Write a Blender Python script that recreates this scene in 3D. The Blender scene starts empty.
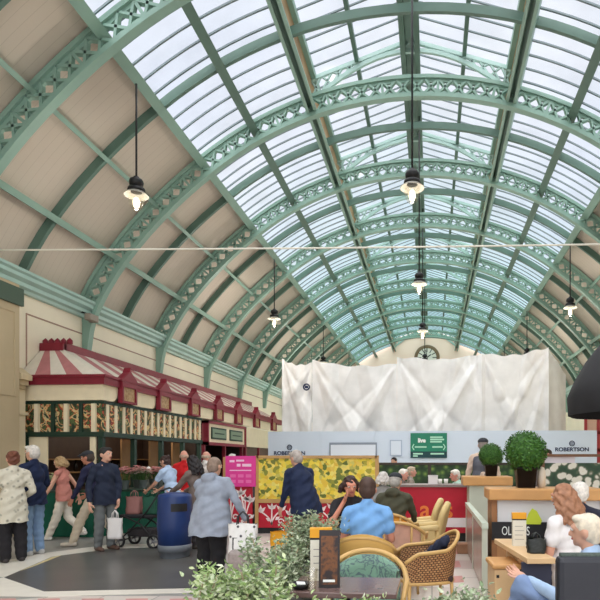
import bpy, bmesh, math, random
from math import sin, cos, pi, radians, sqrt, atan2
from mathutils import Vector, Matrix, Euler
random.seed(7)
scn = bpy.context.scene
col = scn.collection
# ------------------------------------------------------------------ camera
F, YAW, CX, CY, CAMH = 560.0, radians(4.3), 389.9, 460.0, 1.5
cam_d = bpy.data.cameras.new('camera'); cam = bpy.data.objects.new('camera', cam_d); col.objects.link(cam)
cam_d.sensor_width = 36; cam_d.lens = F/600*36
cam_d.shift_x = (300-CX)/600; cam_d.shift_y = (CY-300)/600
cam_d.clip_end = 300; cam_d.clip_start = .05
cam.location = (0, 0, CAMH); cam.rotation_euler = (pi/2, 0, YAW)
scn.camera = cam
CS, SN = cos(YAW), sin(YAW)
def pt(px, py, Y):                     # where a sight line meets the plane y = Y
    u = (px-CX)/F
    X = Y*(u*CS-SN)/(CS+u*SN)
    return Vector((X, Y, CAMH+(CY-py)/F*(Y*CS-X*SN)))
def dp(px, py, d):                     # point at depth d
    u = (px-CX)/F*d
    return Vector((u*CS-d*SN, u*SN+d*CS, CAMH+(CY-py)/F*d))
def gr(px, py): return dp(px, py, CAMH*F/(py-CY))
# ------------------------------------------------------------------ materials
MATS = {}
def lin(c): return tuple((x/255/12.92 if x/255 <= .04045 else ((x/255+.055)/1.055)**2.4) for x in c)
def mat(name, rgb, rough=.6, metal=0, var=.0, scale=6, bump=0, emit=0, spec=.4):
    if name in MATS: return MATS[name]
    m = bpy.data.materials.new(name); m.use_nodes = True; MATS[name] = m
    nt = m.node_tree; b = nt.nodes['Principled BSDF']
    c = lin(rgb)
    b.inputs['Roughness'].default_value = rough; b.inputs['Metallic'].default_value = metal
    b.inputs['Specular IOR Level'].default_value = spec
    b.inputs['Base Color'].default_value = (*c, 1)
    if emit:
        b.inputs['Emission Color'].default_value = (*c, 1); b.inputs['Emission Strength'].default_value = emit
    if var or bump:
        tc = nt.nodes.new('ShaderNodeTexCoord'); n = nt.nodes.new('ShaderNodeTexNoise')
        n.inputs['Scale'].default_value = scale; n.inputs['Detail'].default_value = 4
        nt.links.new(tc.outputs['Object'], n.inputs['Vector'])
        if var:
            r = nt.nodes.new('ShaderNodeValToRGB'); nt.links.new(n.outputs['Fac'], r.inputs['Fac'])
            r.color_ramp.elements[0].position = .3; r.color_ramp.elements[1].position = .7
            r.color_ramp.elements[0].color = (*[x*(1-var) for x in c], 1); r.color_ramp.elements[1].color = (*[min(1, x*(1+var)) for x in c], 1)
            nt.links.new(r.outputs['Color'], b.inputs['Base Color'])
        if bump:
            bm_ = nt.nodes.new('ShaderNodeBump'); bm_.inputs['Strength'].default_value = bump
            nt.links.new(n.outputs['Fac'], bm_.inputs['Height']); nt.links.new(bm_.outputs['Normal'], b.inputs['Normal'])
    return m
def nodes(m): return m.node_tree, m.node_tree.nodes, m.node_tree.links
def ramp_mat(name, stops, kind='voronoi', scale=8, rough=.6, rnd=False, feat='F1', coord='Object', distort=0):
    """colours chosen by a voronoi / noise / wave texture"""
    if name in MATS: return MATS[name]
    m = bpy.data.materials.new(name); m.use_nodes = True; MATS[name] = m
    nt, N, L = nodes(m); b = N['Principled BSDF']; b.inputs['Roughness'].default_value = rough
    tc = N.new('ShaderNodeTexCoord')
    src = tc.outputs[coord]
    r = N.new('ShaderNodeValToRGB'); r.color_ramp.interpolation = 'LINEAR'
    if kind == 'voronoi':
        t = N.new('ShaderNodeTexVoronoi'); t.feature = feat; out = t.outputs['Color' if rnd else 'Distance']
    elif kind == 'noise':
        t = N.new('ShaderNodeTexNoise'); t.inputs['Detail'].default_value = 5; t.inputs['Distortion'].default_value = distort; out = t.outputs['Fac']
    elif kind == 'wave':
        t = N.new('ShaderNodeTexWave'); t.inputs['Distortion'].default_value = distort; out = t.outputs['Fac']
    t.inputs['Scale'].default_value = scale
    if kind == 'island':
        pass
    if kind == 'voronoi' and distort:
        dn = N.new('ShaderNodeTexNoise'); dn.inputs['Scale'].default_value = scale*.7; vm = N.new('ShaderNodeVectorMath'); vm.operation = 'MULTIPLY_ADD'
        L.new(src, dn.inputs['Vector']); L.new(dn.outputs['Color'], vm.inputs[0]); vm.inputs[1].default_value = (distort,)*3; L.new(src, vm.inputs[2]); src = vm.outputs[0]
    L.new(src, t.inputs['Vector']); L.new(out, r.inputs['Fac']); L.new(r.outputs['Color'], b.inputs['Base Color'])
    e = r.color_ramp.elements
    while len(e) > 1: e.remove(e[-1])
    e[0].position = stops[0][0]; e[0].color = (*lin(stops[0][1]), 1)
    for p, c in stops[1:]:
        k = e.new(p); k.color = (*lin(c), 1)
    return m
def island_mat(name, cols, rough=.6, spec=.3):
    """each loose piece of the mesh (a leaf, a petal) takes its own colour"""
    if name in MATS: return MATS[name]
    m = bpy.data.materials.new(name); m.use_nodes = True; MATS[name] = m
    nt, N, L = nodes(m); b = N['Principled BSDF']; b.inputs['Roughness'].default_value = rough; b.inputs['Specular IOR Level'].default_value = spec
    g = N.new('ShaderNodeNewGeometry'); r = N.new('ShaderNodeValToRGB')
    L.new(g.outputs['Random Per Island'], r.inputs['Fac']); L.new(r.outputs['Color'], b.inputs['Base Color'])
    e = r.color_ramp.elements
    while len(e) > 1: e.remove(e[-1])
    e[0].position = 0; e[0].color = (*lin(cols[0]), 1)
    for i, c in enumerate(cols[1:]):
        k = e.new((i+1)/(len(cols)-1)); k.color = (*lin(c), 1)
    return m
# ------------------------------------------------------------------ mesh builder
class MB:
    def __init__(s): s.v = []; s.f = []; s.m = []; s.sm = []
    def add(s, vs, fs, mi=0, smooth=False):
        b = len(s.v); s.v += [tuple(x) for x in vs]
        for f in fs: s.f.append([i+b for i in f]); s.m.append(mi); s.sm.append(smooth)
        return s
    def box(s, c, d, rot=None, mi=0):
        x, y, z = d[0]/2, d[1]/2, d[2]/2
        vs = [Vector(p) for p in ((-x,-y,-z),(x,-y,-z),(x,y,-z),(-x,y,-z),(-x,-y,z),(x,-y,z),(x,y,z),(-x,y,z))]
        if rot is not None:
            R = Euler(rot).to_matrix() if not isinstance(rot, Matrix) else rot
            vs = [R @ v for v in vs]
        c = Vector(c)
        return s.add([v+c for v in vs], [(0,3,2,1),(4,5,6,7),(0,1,5,4),(1,2,6,5),(2,3,7,6),(3,0,4,7)], mi)
    def bb(s, x0, x1, y0, y1, z0, z1, mi=0):
        return s.box(((x0+x1)/2,(y0+y1)/2,(z0+z1)/2), (abs(x1-x0),abs(y1-y0),abs(z1-z0)), None, mi)
    def bar(s, a, b, w, h, up=(0,0,1), mi=0):
        a, b = Vector(a), Vector(b); d = b-a; L = d.length
        if L < 1e-6: return s
        z = d/L; x = Vector(up).cross(z)
        if x.length < 1e-4: x = Vector((1,0,0)).cross(z)
        x.normalize(); y = z.cross(x)
        R = Matrix((x, y, z)).transposed()
        return s.box((a+b)/2, (w, h, L), R, mi)
    def tube(s, pts, r, n=8, mi=0, close=False, caps=True):
        pts = [Vector(p) for p in pts]; m = len(pts)
        rs = r if isinstance(r, (list, tuple)) else [r]*m
        vs = []; fs = []; prev = None
        for i, p in enumerate(pts):
            if close: t = pts[(i+1) % m]-pts[i-1]
            else: t = pts[min(i+1, m-1)]-pts[max(i-1, 0)]
            t.normalize()
            if prev is None:
                x = Vector((0,0,1)).cross(t)
                if x.length < .05: x = Vector((1,0,0)).cross(t)
            else: x = prev-t*prev.dot(t)
            x.normalize(); prev = x; y = t.cross(x)
            for k in range(n):
                a = 2*pi*k/n; vs.append(p+(x*cos(a)+y*sin(a))*rs[i])
        for i in range(m if close else m-1):
            for k in range(n):
                j = (i+1) % m
                fs.append((i*n+k, i*n+(k+1) % n, j*n+(k+1) % n, j*n+k))
        s.add(vs, fs, mi, True)
        if caps and not close:
            b = len(s.v)-len(vs)
            s.f.append([b+k for k in range(n)][::-1]); s.m.append(mi); s.sm.append(False)
            s.f.append([b+(m-1)*n+k for k in range(n)]); s.m.append(mi); s.sm.append(False)
        return s
    def lathe(s, prof, c=(0,0,0), n=20, mi=0, cap=True):
        c = Vector(c); vs = []; fs = []; m = len(prof)
        for r, z in prof:
            for k in range(n):
                a = 2*pi*k/n; vs.append(c+Vector((r*cos(a), r*sin(a), z)))
        for i in range(m-1):
            for k in range(n): fs.append((i*n+k, i*n+(k+1) % n, (i+1)*n+(k+1) % n, (i+1)*n+k))
        s.add(vs, fs, mi, True)
        if cap:
            b = len(s.v)-len(vs)
            for i in (0, m-1):
                if prof[i][0] > 1e-4:
                    s.f.append([b+i*n+k for k in range(n)]); s.m.append(mi); s.sm.append(False)
        return s
    def ell(s, c, r, rot=None, n=12, m=8, mi=0):
        c = Vector(c); R = (Euler(rot).to_matrix() if rot is not None and not isinstance(rot, Matrix) else rot)
        vs = []; fs = []
        for i in range(m+1):
            t = pi*i/m
            for k in range(n):
                a = 2*pi*k/n; v = Vector((r[0]*sin(t)*cos(a), r[1]*sin(t)*sin(a), r[2]*cos(t)))
                if R is not None: v = R @ v
                vs.append(c+v)
        for i in range(m):
            for k in range(n): fs.append((i*n+k, (i+1)*n+k, (i+1)*n+(k+1) % n, i*n+(k+1) % n))
        return s.add(vs, fs, mi, True)
    def cap_(s, a, b, ra, rb, n=10, mi=0):            # tapered capsule
        a, b = Vector(a), Vector(b); t = b-a; L = t.length
        if L < 1e-5: return s.ell(a, (ra,)*3, mi=mi)
        t /= L; pts = []; rs = []
        for q in (-1, -.85, -.5): pts.append(a+t*(q*ra)); rs.append(max(.02*ra, ra*sqrt(1-q*q)))
        pts.append(a); rs.append(ra); pts.append(b); rs.append(rb)
        for q in (.5, .85, 1): pts.append(b+t*(q*rb)); rs.append(max(.02*rb, rb*sqrt(1-q*q)))
        return s.tube(pts, rs, n, mi)
    def quad(s, a, b, c, d, mi=0): return s.add([a,b,c,d], [(0,1,2,3)], mi)
    def poly(s, pts, mi=0): return s.add(pts, [tuple(range(len(pts)))], mi)
    def prism(s, pts, off, mi=0):                     # extruded outline (planar pts, offset vector)
        off = Vector(off); P = [Vector(p) for p in pts]; n = len(P)
        return s.add(P+[p+off for p in P], [tuple(range(n))[::-1], tuple(range(n, 2*n))]+[(i, (i+1) % n, n+(i+1) % n, n+i) for i in range(n)], mi)
    def xf(s, M): s.v = [tuple(M @ Vector(v)) for v in s.v]; return s
    def merge(s, o, M=None, mi=None):
        b = len(s.v); s.v += [tuple(M @ Vector(v)) if M else v for v in o.v]
        for f, m, q in zip(o.f, o.m, o.sm): s.f.append([i+b for i in f]); s.m.append(m if mi is None else mi); s.sm.append(q)
        return s
    def mesh(s, name, mats):
        me = bpy.data.meshes.new(name); me.from_pydata(s.v, [], s.f)
        for m in (mats if isinstance(mats, (list, tuple)) else [mats]): me.materials.append(m)
        me.polygons.foreach_set('material_index', s.m); me.polygons.foreach_set('use_smooth', s.sm)
        me.update(); return me
    def build(s, name, mats, parent=None, bevel=0, loc=None):
        o = bpy.data.objects.new(name, s.mesh(name, mats)); col.objects.link(o)
        if parent: o.parent = parent
        if loc is not None: o.location = loc
        if bevel:
            md = o.modifiers.new('bevel', 'BEVEL'); md.width = bevel; md.segments = 2; md.limit_method = 'ANGLE'
        return o
def tag(o, label, cat, group=None):
    o['label'] = label; o['category'] = cat
    if group: o['group'] = group
    return o
def thing(name, label, cat, loc=(0,0,0), rz=0, group=None):
    o = bpy.data.objects.new(name, None); col.objects.link(o); o.location = loc; o.rotation_euler = (0,0,rz)
    o.empty_display_size = .1
    return tag(o, label, cat, group)
def struct(name, mb, m, parent=None, bevel=0):
    o = mb.build(name, m, parent, bevel)
    o['kind'] = 'structure'
    return o
KIDS = {}
def copy_tree(o, parent=None):
    c = o.copy(); col.objects.link(c)
    if parent: c.parent = parent
    for ch in list(o.children): copy_tree(ch, c)
    return c
def text(s, size, m, parent, name='lettering', loc=(0,0,0), rot=(pi/2,0,0), ext=.002, bold=0, align='CENTER', sx=1):
    cu = bpy.data.curves.new(name, 'FONT'); cu.body = s; cu.size = size; cu.extrude = ext; cu.align_x = align; cu.align_y = 'CENTER'; cu.offset = bold
    tmp = bpy.data.objects.new(name, cu); col.objects.link(tmp)
    me = bpy.data.meshes.new_from_object(tmp.evaluated_get(bpy.context.evaluated_depsgraph_get()))
    bpy.data.objects.remove(tmp); bpy.data.curves.remove(cu)
    o = bpy.data.objects.new(name, me); col.objects.link(o); me.materials.clear(); me.materials.append(m)
    o.parent = parent; o.location = loc; o.rotation_euler = rot; o.scale = (sx,1,1)
    return o
# ------------------------------------------------------------------ the hall
AX, AZ, RR = -.52, 2.14, 8.21
HW = 8.1
RO, RI, RSK = 8.47, 7.95, 8.52
SPR = radians(69.1)
def arc(ph, r, y):
    t = max(0, min(1, (abs(ph)-.6)/.6)); k = 1+.053*t*t*(3-2*t)
    return Vector((AX+r*sin(ph)*k, y, AZ+r*cos(ph)))
RIBS = [9.6+3.7*i for i in range(-4, 10)]          # the ribs behind the camera keep the bay rhythm
RIBS[4] = 9.1
Y0, Y1 = RIBS[0], 43.0
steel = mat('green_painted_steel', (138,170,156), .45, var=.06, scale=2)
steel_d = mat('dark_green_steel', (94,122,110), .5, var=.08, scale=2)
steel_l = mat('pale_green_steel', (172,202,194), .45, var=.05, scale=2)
# boards of the vault: lines run up the slope
boards = mat('vault_boards', (206,190,168), .8)
nt, N, L = nodes(boards)
g = N.new('ShaderNodeNewGeometry'); sx = N.new('ShaderNodeSeparateXYZ'); L.new(g.outputs['Position'], sx.inputs[0])
w = N.new('ShaderNodeMath'); w.operation = 'MULTIPLY'; w.inputs[1].default_value = 1/.185; L.new(sx.outputs['Y'], w.inputs[0])
fr = N.new('ShaderNodeMath'); fr.operation = 'FRACT'; L.new(w.outputs[0], fr.inputs[0])
cr = N.new('ShaderNodeValToRGB'); L.new(fr.outputs[0], cr.inputs[0])
cr.color_ramp.elements[0].position = 0; cr.color_ramp.elements[0].color = (*lin((194,181,166)), 1)
cr.color_ramp.elements[1].position = .06; cr.color_ramp.elements[1].color = (*lin((222,209,194)), 1)
no = N.new('ShaderNodeTexNoise'); no.inputs['Scale'].default_value = .5; L.new(g.outputs['Position'], no.inputs['Vector'])
mx = N.new('ShaderNodeMix'); mx.data_type = 'RGBA'; mx.blend_type = 'MULTIPLY'; mx.inputs['Factor'].default_value = .22
L.new(cr.outputs[0], mx.inputs['A']); L.new(no.outputs['Fac'], mx.inputs['B']); L.new(mx.outputs['Result'], N['Principled BSDF'].inputs['Base Color'])
def arcstrip(y0, y1, a0, a1, r, n=14):
    mb = MB(); vs = []; fs = []
    for i in range(n+1):
        p = a0+(a1-a0)*i/n; vs += [arc(p, r, y0), arc(p, r, y1)]
    for i in range(n): fs.append((2*i, 2*i+1, 2*i+3, 2*i+2))
    return mb.add(vs, fs, 0, True)
GA, P1A, P2A = radians(37.5), radians(27.2), radians(17)
struct('ceiling', arcstrip(Y0, Y1, -SPR-.02, -GA, RSK).merge(arcstrip(Y0, Y1, GA, SPR+.02, RSK)), boards)
# ribs
def arcbar(mb, a0, a1, r0, r1, y, wy, n=48, mi=0):
    vs = []; fs = []
    for i in range(n+1):
        p = a0+(a1-a0)*i/n
        vs += [arc(p, r0, y-wy/2), arc(p, r0, y+wy/2), arc(p, r1, y+wy/2), arc(p, r1, y-wy/2)]
    for i in range(n):
        b = 4*i
        for k in range(4): fs.append((b+k, b+(k+1) % 4, b+4+(k+1) % 4, b+4+k))
    fs += [(0,1,2,3), (4*n+3, 4*n+2, 4*n+1, 4*n)]
    return mb.add(vs, fs, mi)
def rib_mesh(y):
    mb = MB()
    arcbar(mb, -SPR, SPR, RI, RI+.085, y, .17); arcbar(mb, -SPR, SPR, RO-.085, RO, y, .17)
    arcbar(mb, -SPR, SPR, RI+.085, RI+.15, y, .06); arcbar(mb, -SPR, SPR, RO-.15, RO-.085, y, .06)
    n = 60; st = 2*SPR/n
    for i in range(n):
        a = -SPR+i*st
        for q in (0, 1):
            r0, r1 = (RI+.08, RO-.08) if q == 0 else (RO-.08, RI+.08)
            mb.bar(arc(a, r0, y), arc(a+st, r1, y), .05, .105, up=(0,1,0), mi=0)
        if i % 4 == 0: mb.bar(arc(a, RI+.05, y), arc(a, RO-.05, y), .06, .1, up=(0,1,0))
    for sgn in (-1, 1):                                # bracket running down the wall below the cornice
        a = sgn*SPR; p0, p1 = arc(a, RI, y), arc(a, RO, y)
        xw = AX+sgn*(HW-.01)
        pts = [p0, p1, Vector((xw, y, 5.1)), Vector((xw, y, 4.15)), Vector((xw-sgn*.12, y, 4.15)), Vector((xw-sgn*.2, y, 4.7))]
        mb.prism([p-Vector((0,.09,0)) for p in pts], (0,.18,0))
    return mb
rib_me = rib_mesh(0).mesh('roof_rib', steel)
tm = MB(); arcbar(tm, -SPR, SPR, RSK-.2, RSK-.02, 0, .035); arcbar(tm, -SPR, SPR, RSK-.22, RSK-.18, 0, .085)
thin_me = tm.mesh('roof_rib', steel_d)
for i, y in enumerate(RIBS):
    for me, yy, nm in ((rib_me, y, 'arch_beam'), (thin_me, y+(2.1 if i == 4 else 1.85), 'slender_arch_beam')):
        if yy > Y1-.5: continue
        o = bpy.data.objects.new(nm, me); col.objects.link(o); o.location = (0, yy, 0); o['kind'] = 'structure'
# purlins
def purlin(ph, r0, r1, w, m, name='roof_beam'):
    mb = MB(); t = Vector((cos(ph), 0, -sin(ph)))*w/2
    a, b = arc(ph, r0, Y0), arc(ph, r1, Y0); dy = Vector((0, Y1-Y0, 0))
    mb.prism([a-t, a+t, b+t, b-t], dy)
    return struct(name, mb, m)
lan_side = mat('weathered_cream_boards', (190,158,122), .8, var=.3, scale=1.5)
for s in (-1, 1):
    purlin(s*GA, RI+.25, RSK+.02, .2, steel)
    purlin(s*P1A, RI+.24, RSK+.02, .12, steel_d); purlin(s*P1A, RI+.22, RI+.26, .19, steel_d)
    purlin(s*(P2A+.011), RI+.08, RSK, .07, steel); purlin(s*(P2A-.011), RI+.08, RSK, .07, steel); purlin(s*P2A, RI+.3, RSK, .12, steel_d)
    purlin(s*radians(47.5), RSK-.24, RSK, .09, steel)
    purlin(s*radians(58), RSK-.3, RSK, .13, steel)
LW, EZ, RZ = 2.42, 10.78, 11.6                    # lantern half width, eaves and ridge heights
for s in (-1, 1):
    x = AX+s*LW
    struct('lantern_wall', MB().bb(x-.04, x+.04, Y0, Y1, 10.12, EZ), lan_side)
    struct('roof_beam', MB().bb(x-.1-s*.05, x+.1-s*.05, Y0, Y1, EZ-.1, EZ+.05), steel)
    x2 = AX+s*1.28; z2 = EZ+(RZ-EZ)*(LW-1.28)/LW
    struct('roof_beam', MB().bb(x2-.045, x2+.045, Y0, Y1, z2-.14, z2), steel_d)
    struct('roof_beam', MB().bb(AX+s*.17-.06, AX+s*.17+.06, Y0, Y1, RZ-.42, RZ-.14), steel_d)
struct('roof_beam', MB().bb(AX-.12, AX+.12, Y0, Y1, RZ-.16, RZ-.05), steel)
# lantern trusses above each rib
def truss():
    mb = MB()
    for s in (-1, 1):
        top = lambda t: Vector((AX+s*LW*(1-t), 0, EZ-.1+(RZ-EZ)*t))
        bot = lambda t: Vector((AX+s*LW*(1-t), 0, 10.1+(RZ-.35-10.1)*sin(min(1, t*1.02)*pi/2)**.9))
        n = 9
        for i in range(n):
            a, b = i/n, (i+1)/n
            mb.bar(top(a), top(b), .09, .07, up=(0,1,0)); mb.bar(bot(a), bot(b), .09, .07, up=(0,1,0))
            if (top(a)-bot(a)).length > .15:
                mb.bar(top(a), bot(b), .04, .05, up=(0,1,0)); mb.bar(bot(a), top(b), .04, .05, up=(0,1,0))
    return mb
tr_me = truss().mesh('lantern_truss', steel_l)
for y in RIBS:
    if y < 4: continue
    o = bpy.data.objects.new('lantern_beam', tr_me); col.objects.link(o); o.location = (0, y+.05, 0); o['kind'] = 'structure'
# glazing: one window to each bay and slope
glass = bpy.data.materials.new('roof_glass'); glass.use_nodes = True
nt, N, L = nodes(glass); out = N['Material Output']; N.remove(N['Principled BSDF'])
tr = N.new('ShaderNodeBsdfTransparent'); gl = N.new('ShaderNodeBsdfGlossy'); gl.inputs['Roughness'].default_value = .15
g = N.new('ShaderNodeNewGeometry'); sx = N.new('ShaderNodeSeparateXYZ'); L.new(g.outputs['Position'], sx.inputs[0])
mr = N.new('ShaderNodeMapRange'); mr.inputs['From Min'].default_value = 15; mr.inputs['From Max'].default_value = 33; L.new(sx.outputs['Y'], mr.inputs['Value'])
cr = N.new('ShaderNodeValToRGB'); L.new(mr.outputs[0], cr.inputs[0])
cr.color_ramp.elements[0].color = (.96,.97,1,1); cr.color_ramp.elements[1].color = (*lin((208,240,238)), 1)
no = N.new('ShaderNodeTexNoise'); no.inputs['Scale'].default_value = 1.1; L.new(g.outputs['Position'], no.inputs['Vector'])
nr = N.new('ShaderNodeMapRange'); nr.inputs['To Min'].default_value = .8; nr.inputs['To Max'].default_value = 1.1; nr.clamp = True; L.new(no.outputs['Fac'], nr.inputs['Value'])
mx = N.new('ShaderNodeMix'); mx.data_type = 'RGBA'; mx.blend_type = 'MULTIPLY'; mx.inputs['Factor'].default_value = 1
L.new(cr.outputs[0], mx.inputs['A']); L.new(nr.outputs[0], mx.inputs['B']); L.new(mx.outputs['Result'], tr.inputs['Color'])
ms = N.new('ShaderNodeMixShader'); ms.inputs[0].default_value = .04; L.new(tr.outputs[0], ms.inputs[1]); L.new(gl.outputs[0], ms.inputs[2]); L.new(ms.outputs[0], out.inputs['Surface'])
gb_m = mat('grey_glazing_bars', (118,132,136), .5)
nwin = 0
def win_lower(s):
    a = arcstrip(0, 3.7, s*P2A, s*GA, RSK-.01, 8); b = MB()
    for k in range(10):
        y = .185+k*.37
        arcbar(b, s*P2A, s*GA, RSK-.04, RSK-.005, y, .032, 8)
    return a.mesh('window', glass), b.mesh('glazing_bars', gb_m)
def win_upper(s):
    x = AX+s*LW
    a = MB().quad((x,0,EZ), (x,3.7,EZ), (AX,3.7,RZ), (AX,0,RZ)); b = MB()
    for k in range(10):
        y = .185+k*.37; b.bar((x,y,EZ-.01), (AX,y,RZ-.01), .032, .03, up=(0,1,0))
    return a.mesh('window', glass), b.mesh('glazing_bars', gb_m)
wm = [win_lower(-1), win_lower(1), win_upper(-1), win_upper(1)]
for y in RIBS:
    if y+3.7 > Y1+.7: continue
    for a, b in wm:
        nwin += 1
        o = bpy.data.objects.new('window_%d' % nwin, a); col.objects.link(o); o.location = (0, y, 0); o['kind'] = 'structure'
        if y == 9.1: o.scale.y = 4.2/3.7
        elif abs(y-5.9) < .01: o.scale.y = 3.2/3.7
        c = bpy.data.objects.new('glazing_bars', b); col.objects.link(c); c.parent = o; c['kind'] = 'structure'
# walls
cream = mat('cream_paint', (246,236,214), .7, var=.04, scale=1.2)
cream_d = mat('tan_paint', (196,178,146), .7, var=.06, scale=1.5)
XL, XR = AX-HW, AX+HW
WT = 5.3
wl = MB().bb(XL-.3, XL, Y0, Y1, 0, WT)
struct('wall_left', wl, cream)
struct('wall_right', MB().bb(XR, XR+.3, Y0, Y1, 0, WT), cream)
def cornice(s):
    x = XL if s < 0 else XR; mb = MB(); d = -s
    pr = [(a, 5.0+(z-4.72)*.74) for a, z in [(0,4.72),(.1,4.72),(.12,4.8),(.2,4.84),(.2,4.95),(.3,5.02),(.3,5.12),(.36,5.16),(.36,5.24),(0,5.24)]]
    mb.prism([(x+d*a, Y0, z) for a, z in pr], (0, Y1-Y0, 0))
    return mb
struct('trim_1', cornice(-1), steel_l); struct('trim_2', cornice(1), steel_l)
tr_line = mat('dull_maroon_line', (172,140,124), .7)
struct('trim_3', MB().bb(XL, XL+.012, 11.3, Y1, 4.6, 4.63).bb(XL, XL+.012, 11.3, 11.33, 2, 4.6), tr_line)
fw = MB(); pts = [arc(-SPR+2*SPR*i/40, RSK+.05, Y1) for i in range(41)]
pts = [Vector((XL-.2, Y1, 0))]+[Vector((XL-.2, Y1, 5.0))]+pts+[Vector((XR+.2, Y1, 5.0)), Vector((XR+.2, Y1, 0))]
fw.prism(pts, (0,.2,0)); fw.bb(AX-LW-.1, AX+LW+.1, Y1+.01, Y1+.19, 10, EZ).prism([(AX-LW,Y1,EZ),(AX+LW,Y1,EZ),(AX,Y1,RZ)], (0,.2,0))
struct('wall_back', fw, mat('warm_cream_paint', (255,222,204), .7))
# near pier on the left wall
p = MB().bb(XL+.002, XL+.44, 9.0, 10.55, 0, 4.98)
for (a, b) in ((9.1, 9.75), (9.85, 10.45)):
    for z0, z1 in ((2.8, 4.4),):
        p.bb(XL+.44, XL+.46, a, b, z1, z1+.05).bb(XL+.44, XL+.46, a, b, z0-.05, z0).bb(XL+.44, XL+.46, a, a+.05, z0, z1).bb(XL+.44, XL+.46, b-.05, b, z0, z1)
struct('wall_left_pier', p, cream_d)
struct('trim_4', MB().bb(XL+.44, XL+.5, 8.9, 10.6, 4.56, 4.9), mat('dull_green_paint', (74,92,78), .6))  # dull dark green block below the cornice
# ------------------------------------------------------------------ floor
fl = mat('floor_tiles', (205,200,192), .3, spec=.5)
nt, N, L = nodes(fl)
tc = N.new('ShaderNodeTexCoord'); br = N.new('ShaderNodeTexBrick'); br.offset = 0
L.new(tc.outputs['Object'], br.inputs['Vector']); br.inputs['Scale'].default_value = 1
br.inputs['Brick Width'].default_value = .6; br.inputs['Row Height'].default_value = .6; br.inputs['Mortar Size'].default_value = .008
br.inputs['Color1'].default_value = (*lin((222,216,206)), 1); br.inputs['Color2'].default_value = (*lin((196,182,176)), 1); br.inputs['Mortar'].default_value = (*lin((150,146,140)), 1)
L.new(br.outputs['Color'], N['Principled BSDF'].inputs['Base Color'])
struct('floor', MB().bb(XL-.3, XR+.3, Y0, Y1+.2, -.2, 0), fl)
grey = mat('grey_walkway_tiles', (150,148,144), .35, var=.12, scale=.9)
dark = mat('dark_slab_tiles', (92,90,88), .28, var=.12, scale=2.2)
white_t = mat('white_border_tiles', (226,220,208), .35, var=.06, scale=3)
pink_t = mat('pink_tiles', (206,150,142), .35, var=.08, scale=3)
yel_t = mat('yellow_border_tiles', (206,190,140), .4, var=.1, scale=3)
def slab(name, pxs, m, z):
    pts = [gr(*p) for p in pxs]
    return struct(name, MB().prism([(p.x, p.y, 0.0) for p in pts], (0,0,z)), m)
slab('floor_walkway', [(-40,604),(-60,536),(60,530),(240,523),(256,540),(256,596),(60,596)], grey, .002)
slab('floor_slab', [(4,578),(52,557),(112,549),(215,546),(222,588),(44,592)], dark, .006)
slab('floor_border', [(-20,572),(4,578),(52,557),(112,549),(215,546),(215,542.5),(108,545),(46,553),(-20,566)], white_t, .005)
slab('floor_edging', [(20,571.5),(52,557.5),(62,555.6),(36,566)], yel_t, .008)
slab('floor_kerb', [(-60,588),(4,578),(44,592),(222,588),(222,592),(46,597),(-60,596)], white_t, .0055)
for i in range(8):
    a = -50+i*44
    slab('floor_tile', [(a,599),(a+22,598.6),(a+20,611),(a-4,612)], pink_t, .004)
# aisle on the right in front of the red counter
for k, (a, b, m) in enumerate((((441,549),(456,548),pink_t), ((443,562),(459,561),pink_t), ((446,577),(462,576),pink_t))):
    slab('floor_tile', [a, b, (b[0]+2, b[1]+6), (a[0]+1, a[1]+6)], m, .004)
# ------------------------------------------------------------------ light
wd = bpy.data.worlds.new('overcast'); scn.world = wd; wd.use_nodes = True
nt = wd.node_tree; N = nt.nodes; L = nt.links; bg = N['Background']
tc = N.new('ShaderNodeTexCoord'); no = N.new('ShaderNodeTexNoise'); no.inputs['Scale'].default_value = 3; no.inputs['Detail'].default_value = 4
L.new(tc.outputs['Generated'], no.inputs['Vector']); cr = N.new('ShaderNodeValToRGB'); L.new(no.outputs['Fac'], cr.inputs[0])
cr.color_ramp.elements[0].position = .3; cr.color_ramp.elements[0].color = (.80,.86,.98,1); cr.color_ramp.elements[1].position = .7; cr.color_ramp.elements[1].color = (.93,.96,1.0,1)
L.new(cr.outputs[0], bg.inputs['Color']); bg.inputs['Strength'].default_value = 1.08
def sun(name, e, ang, rot, c=(1,.97,.93)):
    d = bpy.data.lights.new(name, 'SUN'); d.energy = e; d.angle = radians(ang); d.color = c
    o = bpy.data.objects.new(name, d); col.objects.link(o); o.rotation_euler = [radians(a) for a in rot]; o.location = (0,0,30)
sun('daylight', 6.0, 100, (12, -8, 0), (1,.98,.97))
sun('rear_fill', 1.5, 80, (72, 0, 28), (1,.97,.94))  # added fill from behind the camera to lift walls and fronts
scn.view_settings.view_transform = 'Standard'; scn.view_settings.look = 'None'
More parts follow.
